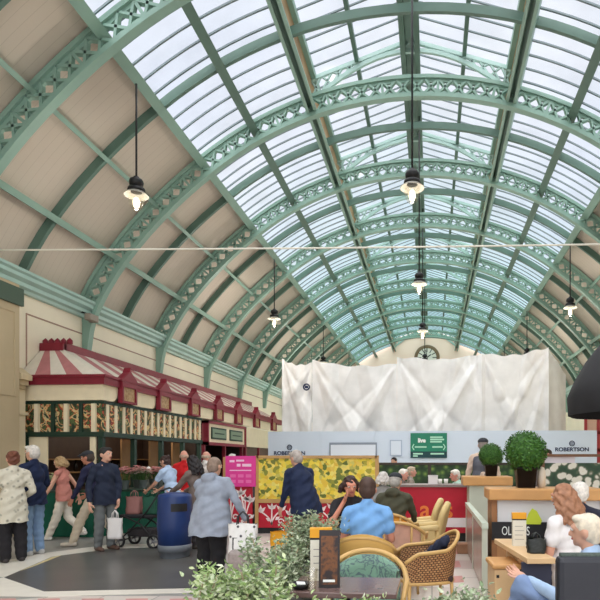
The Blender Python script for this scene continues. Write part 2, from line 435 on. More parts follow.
# ------------------------------------------------------------------ people
def remesh(mb, vox, it=4):
    """fuse overlapping volumes into one continuous skin"""
    o = mb.build('tmp', [])
    r = o.modifiers.new('r', 'REMESH'); r.mode = 'VOXEL'; r.voxel_size = vox; r.use_smooth_shade = True
    if it:
        s = o.modifiers.new('s', 'SMOOTH'); s.iterations = it; s.factor = .5
    dg = bpy.context.evaluated_depsgraph_get(); e = o.evaluated_get(dg); me = e.to_mesh()
    out = MB(); out.add([v.co.copy() for v in me.vertices], [tuple(p.vertices) for p in me.polygons], 0, True)
    e.to_mesh_clear(); d = o.data; bpy.data.objects.remove(o); bpy.data.meshes.remove(d)
    return out
def hand_template():
    mb = MB()
    mb.ell((0,0,-.045), (.016,.038,.05)); mb.cap_((0,0,.03), (0,0,-.03), .025, .026)
    for i, (y, L, dz) in enumerate(((-.03,.07,0), (-.01,.08,0), (.011,.075,0), (.03,.058,0))):
        a = Vector((0, y, -.083)); b = a+Vector((.012, y*.12, -L*.5)); c = b+Vector((.026, 0, -L*.42))
        mb.cap_(a, b, .0095, .0088, 8); mb.cap_(b, c, .0088, .007, 8)
    a = Vector((.004, -.032, -.03)); b = a+Vector((.018,-.03,-.03)); c = b+Vector((.014,-.006,-.03))
    mb.cap_(a, b, .0125, .0105, 8); mb.cap_(b, c, .0105, .008, 8)
    return remesh(mb, .0055, 2)
HAND = hand_template()                                   # a left hand hanging down: palm towards +x, thumb towards -y (forward)
def frame_from(d, fwd=(0,-1,0)):
    z = -Vector(d).normalized(); y = -Vector(fwd); y = (y-z*y.dot(z))
    if y.length < .05: y = Vector((0,0,1))-z*z.z
    y.normalize(); x = y.cross(z); return Matrix((x, y, z)).transposed().to_4x4()
eye_m = mat('eye_white', (225,220,212), .3); iris_m = mat('dark_iris', (48,36,30), .2); lip_m = mat('lip', (170,96,88), .5)
NP = [0]
def person(label, loc, rz, H=1.7, sit=None, lean=0, side=0, head=(0,0), la=None, ra=None, ll=None, rl=None, fat=1.0,
           skin=(214,164,140), top=(40,50,80), sleeve='long', topname='jumper', hem=.47, bottom=(90,90,95), botname='trousers', wide=1.0,
           shoe=(50,45,45), hair='short', hairc=(70,55,45), vox=.014, group=None, topmat=None, hood=False, vest=None, jacket_open=None, skirt=0):
    NP[0] += 1; k = NP[0]
    sk = mat('skin_%d_%d_%d' % skin, skin, .5, var=.04, scale=12)
    tmx = topmat or mat('cloth_%d_%d_%d' % top, top, .85, var=.12, scale=9, bump=.25)
    bmx = mat('cloth_%d_%d_%d' % bottom, bottom, .85, var=.12, scale=9, bump=.25)
    hm = mat('hair_%d_%d_%d' % hairc, hairc, .6, var=.22, scale=30, bump=.5)
    P = Vector((0, 0, sit if sit else .52*H)); dz = P.z-.52*H
    RL = Euler((radians(lean), radians(side), 0)).to_matrix()      # +lean bends forward (towards -y)
    def up(x, y, z): return P+RL @ Vector((x*H, y*H, (z-.52)*H))
    sh = {1: up(.1*fat**.5, .004, .792), -1: up(-.1*fat**.5, .004, .792)}
    def arm(spec, s):
        if spec is None: spec = 'down'
        T = {'down': ((.152,.01,.625), (.165,-.03,.475)), 'front': ((.15,0,.64), (.10,-.15,.62)), 'bent': ((.15,.03,.635), (.12,-.13,.56)),
             'reach': ((.14,-.10,.68), (.10,-.27,.64)), 'lap': ((.138,-.02,.64), (.07,-.16,.58)), 'back': ((.15,.07,.64), (.15,.09,.50)), 'fwdswing': ((.145,-.06,.64), (.14,-.15,.53))}
        if isinstance(spec, str):
            e, w = T[spec]; return up(s*e[0], e[1], e[2]), up(s*w[0], w[1], w[2])
        e, w = spec; return Vector((e[0]*H, e[1]*H, e[2]*H+dz)), Vector((w[0]*H, w[1]*H, w[2]*H+dz))
    el, wr = {}, {}
    el[1], wr[1] = arm(la, 1); el[-1], wr[-1] = arm(ra, -1)
    hip = {s: P+Vector((s*.052*H, 0, -.01*H)) for s in (1, -1)}
    kn, an = {}, {}
    for s, spec in ((1, ll), (-1, rl)):
        if spec: kn[s] = Vector([c*H for c in spec[0]]); an[s] = Vector([c*H for c in spec[1]])
        elif sit: kn[s] = P+Vector((s*.085*H, -.245*H, -.01)); an[s] = Vector((s*.085*H, -.235*H, .045*H))
        else: kn[s] = Vector((s*.06*H, -.012*H, .28*H)); an[s] = Vector((s*.062*H, .012*H, .045*H))
    neck = up(0, .012, .845); hc = up(0, -.008, .925)
    HR = RL @ Euler((radians(head[1]), 0, radians(head[0]))).to_matrix()
    def hp(x, y, z): return hc+HR @ Vector((x*H, y*H, z*H))
    t = thing('person', label, 'person', loc, radians(rz), group)
    # body: one continuous skin
    b = MB()
    b.ell(hp(0,.004,.006), (.047*H,.058*H,.062*H), HR); b.ell(hp(0,-.012,-.028), (.036*H,.043*H,.043*H), HR); b.ell(hp(0,-.04,-.054), (.016*H,.016*H,.014*H), HR)
    b.cap_(hp(0,-.056,.004), hp(0,-.066,-.018), .006*H, .0105*H, 8); b.cap_(hp(-.026,-.05,.017), hp(.026,-.05,.017), .009*H, .009*H, 8)
    for s in (1, -1): b.ell(hp(s*.049,.008,-.006), (.007*H,.014*H,.02*H), HR)
    b.cap_(neck-(neck-P).normalized()*.03*H, hp(0,.008,-.03), .034*H, .031*H)
    b.ell(up(0,0,.715), (.08*H*fat,.052*H*fat,.105*H), RL); b.ell(up(0,0,.6), (.072*H*fat,.05*H*fat,.085*H), RL); b.ell(P, (.086*H*fat,.062*H*fat,.06*H))
    for s in (1, -1):
        b.cap_(up(s*.035,.004,.815), sh[s], .03*H, .03*H); b.cap_(sh[s], el[s], .029*H, .023*H); b.cap_(el[s], wr[s], .023*H, .0155*H)
        b.cap_(hip[s], kn[s], .05*H, .034*H); b.cap_(kn[s], an[s], .034*H, .022*H)
        b.cap_(an[s]+Vector((0,.015*H,-.02*H)), an[s]+Vector((s*.01*H,-.085*H,-.026*H)), .018*H, .016*H)
    body = remesh(b, vox, 3)
    if sit: body.v = [(x, y, max(z, P.z-.1) if y > -.2*H else z) for x, y, z in body.v]
    for s in (1, -1):
        d = wr[s]-el[s]; M = Matrix.Translation(wr[s]+d.normalized()*.012*H) @ frame_from(d) @ Matrix.Scale(H/1.72, 4)
        if s == 1: M = M @ Matrix.Scale(-1, 4, (1,0,0))
        body.merge(HAND, M, 0)
        ec = hp(s*.019,-.0525,.003); body.ell(ec, (.0085*H,.0055*H,.0055*H), HR, 8, 6, 1); body.ell(ec+HR @ Vector((0,-.004*H,0)), (.004*H,.003*H,.0042*H), HR, 8, 6, 2)
    body.ell(hp(0,-.0545,-.036), (.015*H,.006*H,.006*H), HR, 8, 6, 3)
    body.build('body', [sk, eye_m, iris_m, lip_m], t)
    # upper garment
    c = MB(); e = .0085*H
    c.ell(up(0,.002,.715), (.09*H*fat+e,.061*H*fat+e,.112*H), RL); c.ell(up(0,0,.61), (.082*H*fat+e,.06*H*fat+e,.1*H), RL)
    hz = hem
    c.cap_(up(0,.002,.6), up(0,.004,max(hz-.02,.46)), .08*H*fat, .08*H*fat, 14)
    for s in (1, -1): c.cap_(up(s*.03*fat,.002,.6), up(s*.044*fat,.004,max(hz-.03,.43)), .06*H*fat+e, .064*H*fat+e, 14)
    if hem < .42:                                         # coat or long top: skirt of the garment
        
        for s in (1, -1): c.cap_(up(s*.03,0,.56), up(s*.04,.01,hem-.04), .066*H*fat, .078*H*fat, 14)
    c.cap_(up(0,.012,.80), up(0,.014,.838), .05*H, .043*H)
    for s in (1, -1):
        c.cap_(up(s*.03,.008,.82), sh[s], .034*H, .038*H); 
        if sleeve == 'long': c.cap_(sh[s], el[s], .038*H*fat**.4, .031*H); c.cap_(el[s], el[s]+(wr[s]-el[s])*.93, .031*H, .0235*H)
        elif sleeve == 'short': c.cap_(sh[s], sh[s]+(el[s]-sh[s])*.62, .039*H*fat**.4, .038*H)
    if hood: c.ell(up(0,.055*fat**.5,.825), (.066*H,.036*H,.04*H), RL)
    g_ = remesh(c, vox, 7); hzz = P.z+(hem-.52)*H
    g_.v = [(x+.004*sin(z*55+x*20), y+.005*sin(z*47+x*31), max(z, hzz+.01*sin(x*30)) if (abs(x) < .125*H*fat and z < hzz) else z) for x, y, z in g_.v]
    g_.build(topname, tmx, t)
    if vest:
        c = MB(); c.ell(up(0,.002,.71), (.1*H*fat+e,.07*H*fat+e,.108*H), RL)
        for s in (1, -1): c.cap_(up(s*.03*fat,.002,.62), up(s*.034*fat,.004,.5), .066*H*fat+e, .07*H*fat+e, 14); c.cap_(up(s*.035,.004,.80), up(s*.075,.006,.775), .043*H, .046*H)
        remesh(c, vox, 6).build('waistcoat', mat('cloth_%d_%d_%d' % vest, vest, .85, var=.12, scale=9), t)
    # lower garment
    c = MB(); c.ell(P+Vector((0,.004*H,0)), (.088*H*fat+e*.4,.063*H*fat+e*.4,.07*H))
    for s in (1, -1):
        c.cap_(hip[s]-Vector((0,0,.01*H)), kn[s], .054*H*fat, .043*H*wide); c.cap_(kn[s], kn[s]+(an[s]-kn[s])*.97, .043*H*wide, .034*H*wide)
    if skirt: c.cap_(P-Vector((0,0,.03*H)), P-Vector((0,0,skirt*H)), .1*H*fat, .12*H*fat, 14)
    g_ = remesh(c, vox, 2)
    if sit: g_.v = [(x, y, max(z, P.z-.105) if y > -.2*H else z) for x, y, z in g_.v]
    g_.v = [(x+.004*sin(z*60), y+.004*sin(z*52+1), z) for x, y, z in g_.v]
    g_.build(botname, bmx, t)
    sm_ = mat('shoe_%d_%d_%d' % shoe, shoe, .5)
    for s in (1, -1):
        m = MB(); fw = Vector((s*.012*H,-.1*H,0)); a0 = an[s]
        m.cap_(a0+Vector((0,.02*H,-.02*H)), a0+fw+Vector((0,0,-.028*H)), .026*H, .0215*H); m.cap_(a0+Vector((0,.008*H,.01*H)), a0+Vector((0,.008*H,-.02*H)), .026*H, .028*H)
        zz = min(v[2] for v in m.v); lo = max(zz, 0) if not (ll or rl) else zz
        m.v = [(x, y, max(z, (.002 if an[s].z < .06*H else z))) for x, y, z in m.v]
        m.build('shoe', sm_, t)
    # hair or hat
    h = MB()
    if hair in ('short', 'bob', 'long', 'bun', 'bald', 'cap'):
        if hair == 'bald':
            for a in range(-5, 6):
                q = a/5*2.0; h.ell(hp(.046*sin(q), .012+.05*cos(q), -.006), (.012*H,.012*H,.024*H), HR, 8, 6)
        else:
            h.ell(hp(0,.010,.02), (.0525*H,.0595*H,.056*H), HR); h.ell(hp(0,.024,-.006), (.05*H,.046*H,.05*H), HR)
            if hair == 'short': h.ell(hp(0,.032,-.03), (.038*H,.03*H,.028*H), HR); h.ell(hp(.012,-.03,.05), (.034*H,.026*H,.018*H), HR)
            if hair in ('bob', 'long'):
                dn = -.06 if hair == 'bob' else -.15
                for a in range(-4, 5):
                    q = a/4*1.9; x, y = .05*sin(q), .012+.048*cos(q)
                    w1, w2 = hp(x, y, .01), hp(x*1.5, y*1.25+(.025 if hair == 'long' else 0), dn+.02*abs(a)/4); mid_ = w1.lerp(w2, .55)+HR @ Vector((.008*H*sin(a*2.1), .01*H, 0)); h.cap_(w1, mid_, .019*H, .02*H, 8); h.cap_(mid_, w2, .02*H, .012*H, 8)
            if hair == 'bun': h.ell(hp(0,.055,.045), (.028*H,.026*H,.026*H), HR); h.ell(hp(0,.035,-.03), (.036*H,.026*H,.028*H), HR)
        if hair == 'cap':
            c = MB(); c.ell(hp(0,.006,.036), (.056*H,.064*H,.04*H), HR); c.cap_(hp(-.02,-.06,.03), hp(.02,-.06,.03), .017*H, .017*H); c.ell(hp(0,-.07,.03), (.038*H,.036*H,.007*H), HR)
            remesh(c, .008, 2).build('cap', mat('cap_cloth', (52,54,60), .85), t)
        hh = remesh(h, .009, 1)
    if hair in ('long', 'bob', 'bun'): hh.v = [(x+.006*sin(z*95+y*60), y+.006*sin(z*80+x*70), z) for x, y, z in hh.v]
    hh.build('hair', hm, t)
    return t
# ------------------------------------------------------------------ pendant lamps
bulb_m = mat('warm_bulb', (255,240,214), .3, emit=1.6)
blk = mat('black_iron', (30,30,32), .5)
globe_m = bpy.data.materials.new('lamp_glass'); globe_m.use_nodes = True
nt, N, L = nodes(globe_m); out = N['Material Output']; N.remove(N['Principled BSDF'])
tr = N.new('ShaderNodeBsdfTransparent'); tr.inputs[0].default_value = (.98,.97,.93,1); gl = N.new('ShaderNodeBsdfGlossy'); gl.inputs['Roughness'].default_value = .08
ms = N.new('ShaderNodeMixShader'); ms.inputs[0].default_value = .12; L.new(tr.outputs[0], ms.inputs[1]); L.new(gl.outputs[0], ms.inputs[2]); L.new(ms.outputs[0], out.inputs['Surface'])
dish_m = mat('pale_lamp_shade', (150,146,136), .5)
def lamp_proto(top):
    t = thing('pendant_lamp', '', 'lamp')
    MB().tube([(0,0,.42), (0,0,top)], .019, 8).build('rod', blk, t)
    MB().lathe([(.001,.46),(.05,.46),(.06,.42),(.11,.41),(.13,.36),(.12,.3),(.07,.28),(.07,.25),(.15,.24),(.16,.19),(.12,.17),(.001,.17)], n=18).build('cap', blk, t)
    MB().lathe([(.1,.19),(.15,.17),(.215,.12),(.22,.105),(.205,.11),(.14,.15),(.1,.17)], n=24, cap=False).build('reflector', dish_m, t)
    MB().lathe([(.12,.14),(.14,.05),(.135,-.03),(.10,-.12),(.05,-.17),(.001,-.18)], n=20, cap=False).build('globe', globe_m, t)
    MB().ell((0,0,-.02), (.065,.065,.105)).build('bulb', bulb_m, t)
    return t
side_p = lamp_proto(8.62-6.42); mid_p = lamp_proto(RZ-.3-6.42)
used = set(); LZ = 6.34
def lamp(proto, x, y, label, grp):
    o = proto if proto.name not in used else copy_tree(proto)
    used.add(proto.name); o.location = (x, y, LZ); o['label'] = label; o['group'] = grp
    d = bpy.data.lights.new('lamp_light', 'POINT'); d.energy = 45; d.color = (1,.93,.84); d.shadow_soft_size = .12
    l = bpy.data.objects.new('lamp_light', d); col.objects.link(l); l.parent = o; l.location = (0,0,-.35)
    return o
gxl, gxr = AX-5.0, AX+5.0
names = ['nearest', 'second', 'third', 'fourth']
for i, y in enumerate((10.1, 19.3, 28.2, 37.0)):
    lamp(side_p, gxl, y, 'black pendant lamp with glass globe, %s along the left glazing edge' % names[i], 'lamps along the left glazing edge')
for i, y in enumerate((18.6, 26.9, 35.2)):
    lamp(side_p, gxr, y, 'black pendant lamp with glass globe, %s along the right glazing edge' % names[i], 'lamps along the right glazing edge')
for i, y in enumerate((10.2, 15.8, 21.6, 28.0)):
    lamp(mid_p, AX+.16, y, 'black pendant lamp on a long rod, %s under the roof ridge' % names[i], 'lamps under the roof ridge')
w_m = mat('pale_cable', (232,228,214), .5)
tag(MB().tube([(XL+.02, 9.5, 5.29)]+[(XL+.02+(2*HW-.04)*i/10, 9.5, 5.29-.027*i-.04*sin(pi*i/10)) for i in range(1, 10)]+[(XR-.02, 9.5, 5.12)], .016, 8).build('tie_cable', w_m), 'pale tie cable stretched straight across the hall', 'cable')
# wall clock on the far wall
c = pt(427, 358, Y1); t = thing('wall_clock', 'round wall clock with pale dial and dark numerals high on the far wall', 'clock', (c.x, Y1-.12, c.z))
MB().lathe([(.72,0),(.95,0),(.97,.06),(.9,.1),(.72,.08)], n=40, cap=False).xf(Matrix.Rotation(pi/2, 4, 'X')).build('rim', mat('brown_clock_rim', (120,96,70), .5), t)
MB().lathe([(.001,.05),(.74,.05)], n=40, cap=False).xf(Matrix.Rotation(pi/2, 4, 'X')).build('dial', mat('pale_dial', (236,232,220), .5), t)
nb = MB()
for i in range(12):
    a = i*pi/6; nb.bar((.42*sin(a), -.07, .42*cos(a)), (.72*sin(a), -.07, .72*cos(a)), .06, .02, up=(0,1,0))
nb.build('numerals', blk, t)
hb = MB(); hb.bar((0,-.1,0), (.3,-.1,.22), .07, .02, up=(0,1,0)); hb.bar((0,-.11,0), (-.1,-.11,.58), .05, .02, up=(0,1,0)); hb.build('hands', blk, t)
# camera box by the cornice
c = Vector((XL+.42, 12.95, 4.93))
t = thing('security_camera', 'small grey security camera bracketed under the left cornice', 'camera', c)
MB().box((0,0,0), (.16,.34,.16)).lathe([(.05,0),(.05,.06)], (0,0,-.1), 12).build('housing', mat('camera_grey', (150,140,128), .5), t, bevel=.02)
MB().bar((0,0,.06), (-.38,0,.2), .04, .04).build('wall_mount', blk, t)
# ------------------------------------------------------------------ flower kiosk on the left
burg = mat('burgundy_paint', (128,30,48), .45, var=.08); dgreen = mat('dark_green_paint', (28,56,44), .5, var=.1); ivory = mat('ivory_paint', (236,222,190), .6, var=.04)
stripe_w = mat('awning_white', (228,220,206), .7, var=.05); stripe_r = mat('awning_dusty_red', (188,122,124), .7, var=.08)
XF, YF, XB = -6.72, 11.0, -8.12             # hall side, near end, top line of the awning
XE = pt(20, 400, YF).x
aw = thing('striped_awning', 'long red and white striped kiosk awning with burgundy crests', 'awning', (0,0,0))
YE = 24.6
zl, zt = 3.2, 3.95
mb = MB(); ytop = 11.75
n = 36
for i in range(n):                              # hall-side slope
    a0, a1 = YF+(YE-YF)*i/n, YF+(YE-YF)*(i+1)/n; b0, b1 = ytop+(YE-ytop)*i/n, ytop+(YE-ytop)*(i+1)/n
    mb.add([(XF,a0,zl),(XF,a1,zl),(XB,b1,zt),(XB,b0,zt)], [(0,1,2,3)], i % 2)
m_ = 5; xw = XL+.02
for i in range(m_):                             # near end slope
    a0, a1 = XF+(xw-XF)*i/m_, XF+(xw-XF)*(i+1)/m_; b0, b1 = XB+(xw-XB)*i/m_, XB+(xw-XB)*(i+1)/m_
    mb.add([(a0,YF,zl),(a1,YF,zl),(b1,ytop,zt),(b0,ytop,zt)], [(0,1,2,3)], i % 2 if m_ % 2 == 0 else i % 2)
mb.build('canopy', [stripe_w, stripe_r], aw)
mb = MB().bb(XB-.06, XB+.06, ytop, YE, zt-.05, zt+.14).bb(xw, XB+.06, ytop-.06, ytop+.06, zt-.05, zt+.12)
for i in range(5):
    x = xw+.1+i*.14; mb.lathe([(.06,0),(.06,.08),(.001,.14)], (x, ytop, zt+.1), 8)
mb.build('ridge_crest', burg, aw)
mb = MB().bb(XF-.12, XF+.06, YF-.06, YE, 3.05, zl).bb(xw, XF-.12, YF-.06, YF+.12, 3.05, zl).bb(xw, XF, YF-.09, YF, zl, zl+.05).bb(XF, XF+.09, YF-.09, YE, zl, zl+.05)
mb.build('fascia', burg, aw)
cy = [.84, 2.5, 4.3, 6.1, 7.9, 9.9, 12.2]
mb = MB().bb(xw, XF, YF, YF+.06, 2.73, 3.05)
prev = YF+.25
mb.bb(XF-.05, XF+.001, YF+.001, YF+.25, 2.73, 3.049)
for c0 in cy:                                   # ivory valances with a rounded lower corner between the crests
    y0, y1 = prev, YF+c0-.31
    if y1 > y0:
        pts = [(XF, y0, 3.05), (XF, y1, 3.05), (XF, y1, 2.93)]+[(XF, y1-.2+.2*cos(pi/8*k), 2.93-.2*sin(pi/8*k)) for k in range(1, 5)]+[(XF, y0, 2.73)]
        MB().prism(pts, (-.05,0,0)).build('valance', ivory, aw)
    prev = YF+c0+.31
mb.build('valance', ivory, aw)
pic = ramp_mat('fruit_picture', [(0,(60,40,30)),(.35,(150,110,70)),(.6,(190,160,120)),(1,(120,70,60))], 'noise', 14)
for i, c0 in enumerate(cy):
    y = YF+c0; cr_ = MB()
    cr_.bb(XF+.003, XF+.11, y-.3, y+.3, 2.73, 2.78).bb(XF+.003, XF+.11, y-.3, y+.3, 3.08, 3.2).bb(XF+.003, XF+.11, y-.3, y-.24, 2.78, 3.08).bb(XF+.003, XF+.11, y+.24, y+.3, 2.78, 3.08).bb(XF+.003, XF+.06, y-.24, y+.24, 2.78, 3.08)
    cr_.prism([(XF+.12, y-.36, 3.2), (XF+.12, y+.36, 3.2), (XF+.12, y+.04, 3.42), (XF+.12, y, 3.52), (XF+.12, y-.04, 3.42)], (-.16,0,0))
    o = cr_.build('crest', burg, aw)
    MB().bb(XF+.06, XF+.075, y-.24, y+.24, 2.78, 3.08).build('picture', pic, o)
# kiosk body
kk = thing('flower_kiosk', 'flower kiosk with dark green posts and a frieze of fruit pictures', 'kiosk', (0,0,0))
KE = 16.0
mb = MB().bb(XE, XF, YF+.02, YF+.14, 1.98, 2.08).bb(XF-.12, XF, YF+.14, KE, 1.98, 2.08).bb(XE, XF, YF+.04, YF+.12, 2.66, 2.72).bb(XF-.1, XF-.02, YF+.12, KE, 2.66, 2.72)
for px in (24, 99): x = pt(px, 450, YF).x; mb.bb(x-.05, x+.05, YF+.04, YF+.14, 0, 2.0)
for y in (12.3, 13.6, 14.8, 15.9): mb.bb(XF-.12, XF-.02, y-.05, y+.05, 0, 2.0)
mb.build('post_frame', dgreen, kk)
fr_m = ramp_mat('flower_frieze_print', [(0,(20,30,22)),(.4,(36,54,36)),(.45,(92,112,60)),(.49,(34,50,34)),(.53,(190,60,48)),(.56,(220,190,120)),(.6,(214,196,150)),(.64,(40,60,38)),(1,(24,36,28))], 'noise', 4.5, distort=1.6)
fp = MB().bb(XE, XF-.06, YF+.06, YF+.1, 2.08, 2.66).bb(XF-.09, XF-.05, YF+.1, KE, 2.08, 2.66)
fp.build('frieze_print', fr_m, kk)
for px in (36.5, 66, 93.5):
    x = pt(px, 420, YF).x; MB().bb(x-.04, x+.04, YF-.02, YF+.05, 2.08, 2.66).build('frieze_slat', ivory, kk)
for px in (52, 80):
    x = pt(px, 420, YF).x; MB().bb(x-.035, x+.035, YF+.01, YF+.06, 2.08, 2.66).build('frieze_divider', dgreen, kk)
y = YF+.18
while y < KE-.1: MB().bb(XF-.05, XF-.025, y, y+.085, 2.08, 2.66).build('frieze_slat', ivory, kk); y += .31
for a_, b_ in ((27, 45), (88, 94)):
    x0, x1 = pt(a_, 470, YF).x, pt(b_, 470, YF).x; MB().bb(x0, x1, YF+.06, YF+.1, .8, 1.98).build('side_panel', ivory, kk)
MB().bb(XL+.03, XL+.08, YF+.3, KE, 0, 2.6).bb(XL+.1, XF-.2, KE-.06, KE, 0, 2.6).bb(XL+.08, XF-.15, YF+.2, KE, 2.56, 2.6).build('back_panel', mat('dark_brown_wood', (62,44,34), .6, var=.2, scale=4), kk)
tanw = mat('tan_wood', (150,112,72), .6, var=.15, scale=3)
mb = MB()
for y0 in (12.4, 13.7, 14.95): mb.bb(XF-.5, XF-.46, y0+.1, y0+.6, .9, 1.98)
for z in (1.2, 1.5): mb.bb(XL+.08, XL+.4, YF+.4, KE-.1, z, z+.03)
mb.build('shelf_board', tanw, kk)
# second kiosk with two green name plates
k2 = thing('name_board_kiosk', 'burgundy framed kiosk with an ivory sign bearing two green plates', 'kiosk', (0,0,0))
a, b = 16.15, 19.6
mb = MB().bb(XF-.1, XF+.1, a, b, 1.95, 2.04).bb(XF-.1, XF+.1, a, b, 2.6, 2.68).bb(XF-.1, XF+.1, a, a+.09, 1.95, 2.68).bb(XF-.1, XF+.1, b-.09, b, 1.95, 2.68)
for y in (a+.05, (a+b)/2, b-.05): mb.bb(XF-.12, XF-.02, y-.05, y+.05, 0, 1.96)
mb.build('frame', burg, k2)
MB().bb(XF-.05, XF+.05, a+.09, b-.09, 2.04, 2.6).build('sign_board', ivory, k2)
plm = mat('sage_plate', (120,140,116), .5)
for y0, y1 in ((a+.4, a+1.5), (a+1.95, a+3.05)):
    o = MB().bb(XF+.05, XF+.075, y0-.06, y1+.06, 2.14, 2.5).build('plate_rim', dgreen, k2)
    MB().bb(XF+.075, XF+.085, y0, y1, 2.19, 2.45).build('plate', plm, o)
    MB().bb(XF+.085, XF+.088, y0+.15, y1-.15, 2.3, 2.34).build('lettering', dgreen, o)
MB().bb(XL+.03, XL+.1, a, b, 0, 2.6).bb(XL+.1, XF-.15, b-.06, b, 0, 2.6).bb(XL+.1, XF-.2, a, b, 2.56, 2.6).build('back_panel', mat('very_dark_wood', (44,32,28), .6), k2)
MB().bb(XF-.1, XF, a+.1, b-.1, 0, .85).build('front_panel', mat('dull_burgundy', (92,40,44), .5), k2)
# third unit beyond it: plain ivory fascia over a shuttered front
k3 = thing('shuttered_kiosk', 'plain ivory kiosk front beyond the name plates with dark shutter', 'kiosk', (0,0,0))
a, b = 19.75, 24.5
MB().bb(XF-.1, XF, a, b, 1.98, 2.68).build('fascia', ivory, k3)
MB().bb(XF-.1, XF-.04, a, b, 0, 1.98).build('shutter', mat('brown_shutter', (92,70,58), .6, var=.1), k3)
for y in (a+.06, a+1.6, a+3.1, b-.06): MB().bb(XF-.12, XF+.02, y-.06, y+.06, 0, 1.98).build('post', burg, k3)
# pilaster at the near end
px_ = XE-.02
t = thing('pilaster', 'cream pilaster with moulded pedimented capital at the kiosk corner', 'pilaster', (0,0,0))
p0, p1 = XL+.16, pt(18.5, 400, 10.75).x
MB().bb(p0, p1, 10.75, 10.95, 0, 2.95).bb(p0-.04, p1+.04, 10.7, 11.0, 0, .3).bb(p0-.03, p1+.03, 10.72, 11.0, 2.42, 2.48).build('shaft', ivory, t, bevel=.01)
mb = MB().bb(p0-.04, p1+.06, 10.7, 10.88, 2.95, 3.02).bb(p0-.08, p1+.12, 10.64, 10.88, 3.02, 3.12).bb(p0-.12, p1+.2, 10.58, 10.88, 3.12, 3.22)
mb.prism([(p0-.12,10.58,3.22),(p1+.2,10.58,3.22),((p0+p1)/2+.04,10.58,3.38)], (0,.3,0)).build('capital', mat('aged_cream', (214,196,160), .7, var=.1), t)
s = thing('warning_sign', 'yellow triangular warning sign fixed on the cream pilaster', 'sign', pt(7, 441, 10.74))
MB().prism([(-.07,-.01,-.07),(.07,-.01,-.07),(0,-.01,.07)], (0,.008,0)).build('plate', mat('sign_yellow', (222,180,40), .5), s); MB().bb(-.008,.008,-.016,-.01,-.03,.03).build('mark', blk, s)
s = thing('notice_plate', 'small white notice with red ring below the yellow triangle', 'sign', pt(7, 453, 10.74))
MB().bb(-.08,.08,-.01,-.002,-.1,.1).build('plate', mat('sign_white', (232,228,220), .5), s)
MB().tube([(.05*cos(q*pi/8), -.014, .02+.05*sin(q*pi/8)) for q in range(16)], .008, 6, close=True).build('ring', mat('sign_red', (190,40,40), .5), s)
# counters with green cloth
skirt_m = mat('green_cloth', (12,86,66), .8, var=.15, scale=5)
def counter(name, label, x0, x1, y0, y1):
    t = thing(name, label, 'counter', (0,0,0))
    mb = MB(); n = 40
    def side(a, b):
        a, b = Vector(a), Vector(b); L_ = (b-a).length; k = max(6, int(L_/.06)); nrm = Vector((b.y-a.y, a.x-b.x, 0)).normalized(); P_ = [a+(b-a)*i/k+nrm*.012*sin(i*1.9) for i in range(k+1)]
        mb.add([(p.x, p.y, .01) for p in P_]+[(p.x, p.y, .86) for p in P_], [(i, i+1, k+2+i, k+1+i) for i in range(k)], 0, True)
    side((x0,y0,0), (x1,y0,0)); side((x1,y0,0), (x1,y1,0)); side((x1,y1,0),(x0,y1,0)); side((x0,y1,0),(x0,y0,0))
    mb.build('skirt', skirt_m, t); MB().bb(x0-.02, x1+.02, y0-.02, y1+.02, .86, .9).build('counter_top', dgreen, t)
    return t
xa, xb = pt(36, 500, 10.35).x, pt(99, 500, 10.35).x
counter('flower_counter', 'green skirted counter at the near end of the flower kiosk', xa, xb, 10.35, 10.85)
xc = pt(116, 500, 10.9).x
counter('flower_counter', 'green skirted counter under the pink flowers along the kiosk', -6.55, -5.9, 10.95, 15.6)
# flowers in bunches
def bunch(loc, cols, label, n=40, r=.17, h=.42, pot=(60,70,66), grp='flower bunches on the kiosk counter'):
    t = thing('flower_bunch', label, 'flowers', loc, 0, grp)
    MB().lathe([(.07,0),(.1,.18),(.095,.18),(.065,.02)], n=14).build('bucket', mat('bucket_%d_%d_%d' % pot, pot, .5), t)
    g = MB(); f = MB()
    for i in range(n):
        a = random.uniform(0, 2*pi); q = r*sqrt(random.random()); p = Vector((q*cos(a), q*sin(a), h+random.uniform(-.06,.06)-q*.5))
        g.tube([(p.x*.3, p.y*.3, .1), p], .004, 4)
        for k in range(6):
            b = k*pi/3+a; d = Vector((cos(b), sin(b), .5))*.055
            f.add([p, p+Vector((-sin(b),cos(b),.3))*.026+d*.6, p+d, p+Vector((sin(b),-cos(b),.3))*.026+d*.6], [(0,1,2,3)])
        for k in range(2):
            b = random.uniform(0, 2*pi); d = Vector((cos(b), sin(b), -.2))*.07; p2 = p*.7+Vector((0,0,.05))
            g.add([p2, p2+d*.5+Vector((-sin(b),cos(b),0))*.018, p2+d, p2+d*.5-Vector((-sin(b),cos(b),0))*.018], [(0,1,2,3)])
    f.build('bloom', island_mat('bloom_%d_%d_%d' % cols[0], cols, .7), t); g.build('stem', island_mat('stems', [(60,96,50),(96,130,70)]), t)
    return t
pink = [(232,164,164),(246,210,206),(214,130,136)]; wht = [(236,232,214),(220,226,190),(200,210,160)]; mixd = [(230,190,190),(240,230,220),(190,120,110)]
spots = [(-6.36,11.18,pink,'leftmost'),(-6.36,11.68,pink,'second'),(-6.1,11.42,mixd,'third'),(-6.12,11.92,pink,'fourth'),(-6.14,12.2,mixd,'fifth')]
for px, y, c_, nm in spots:
    bunch((px, y, .9), c_, 'bunch of %s flowers, %s from the left on the long kiosk counter' % ('pink' if c_ is pink else 'pink and white', nm))
for i in range(6):
    y = 12.75+i*.48; bunch((-6.16-.2*(i % 2), y, .9), (pink, mixd, wht)[i % 3], '%s flower bunch in the %s row, rear stretch of kiosk counter' % (('pink', 'pink and white', 'creamy white')[i % 3], ('front', 'rear')[i//3]))
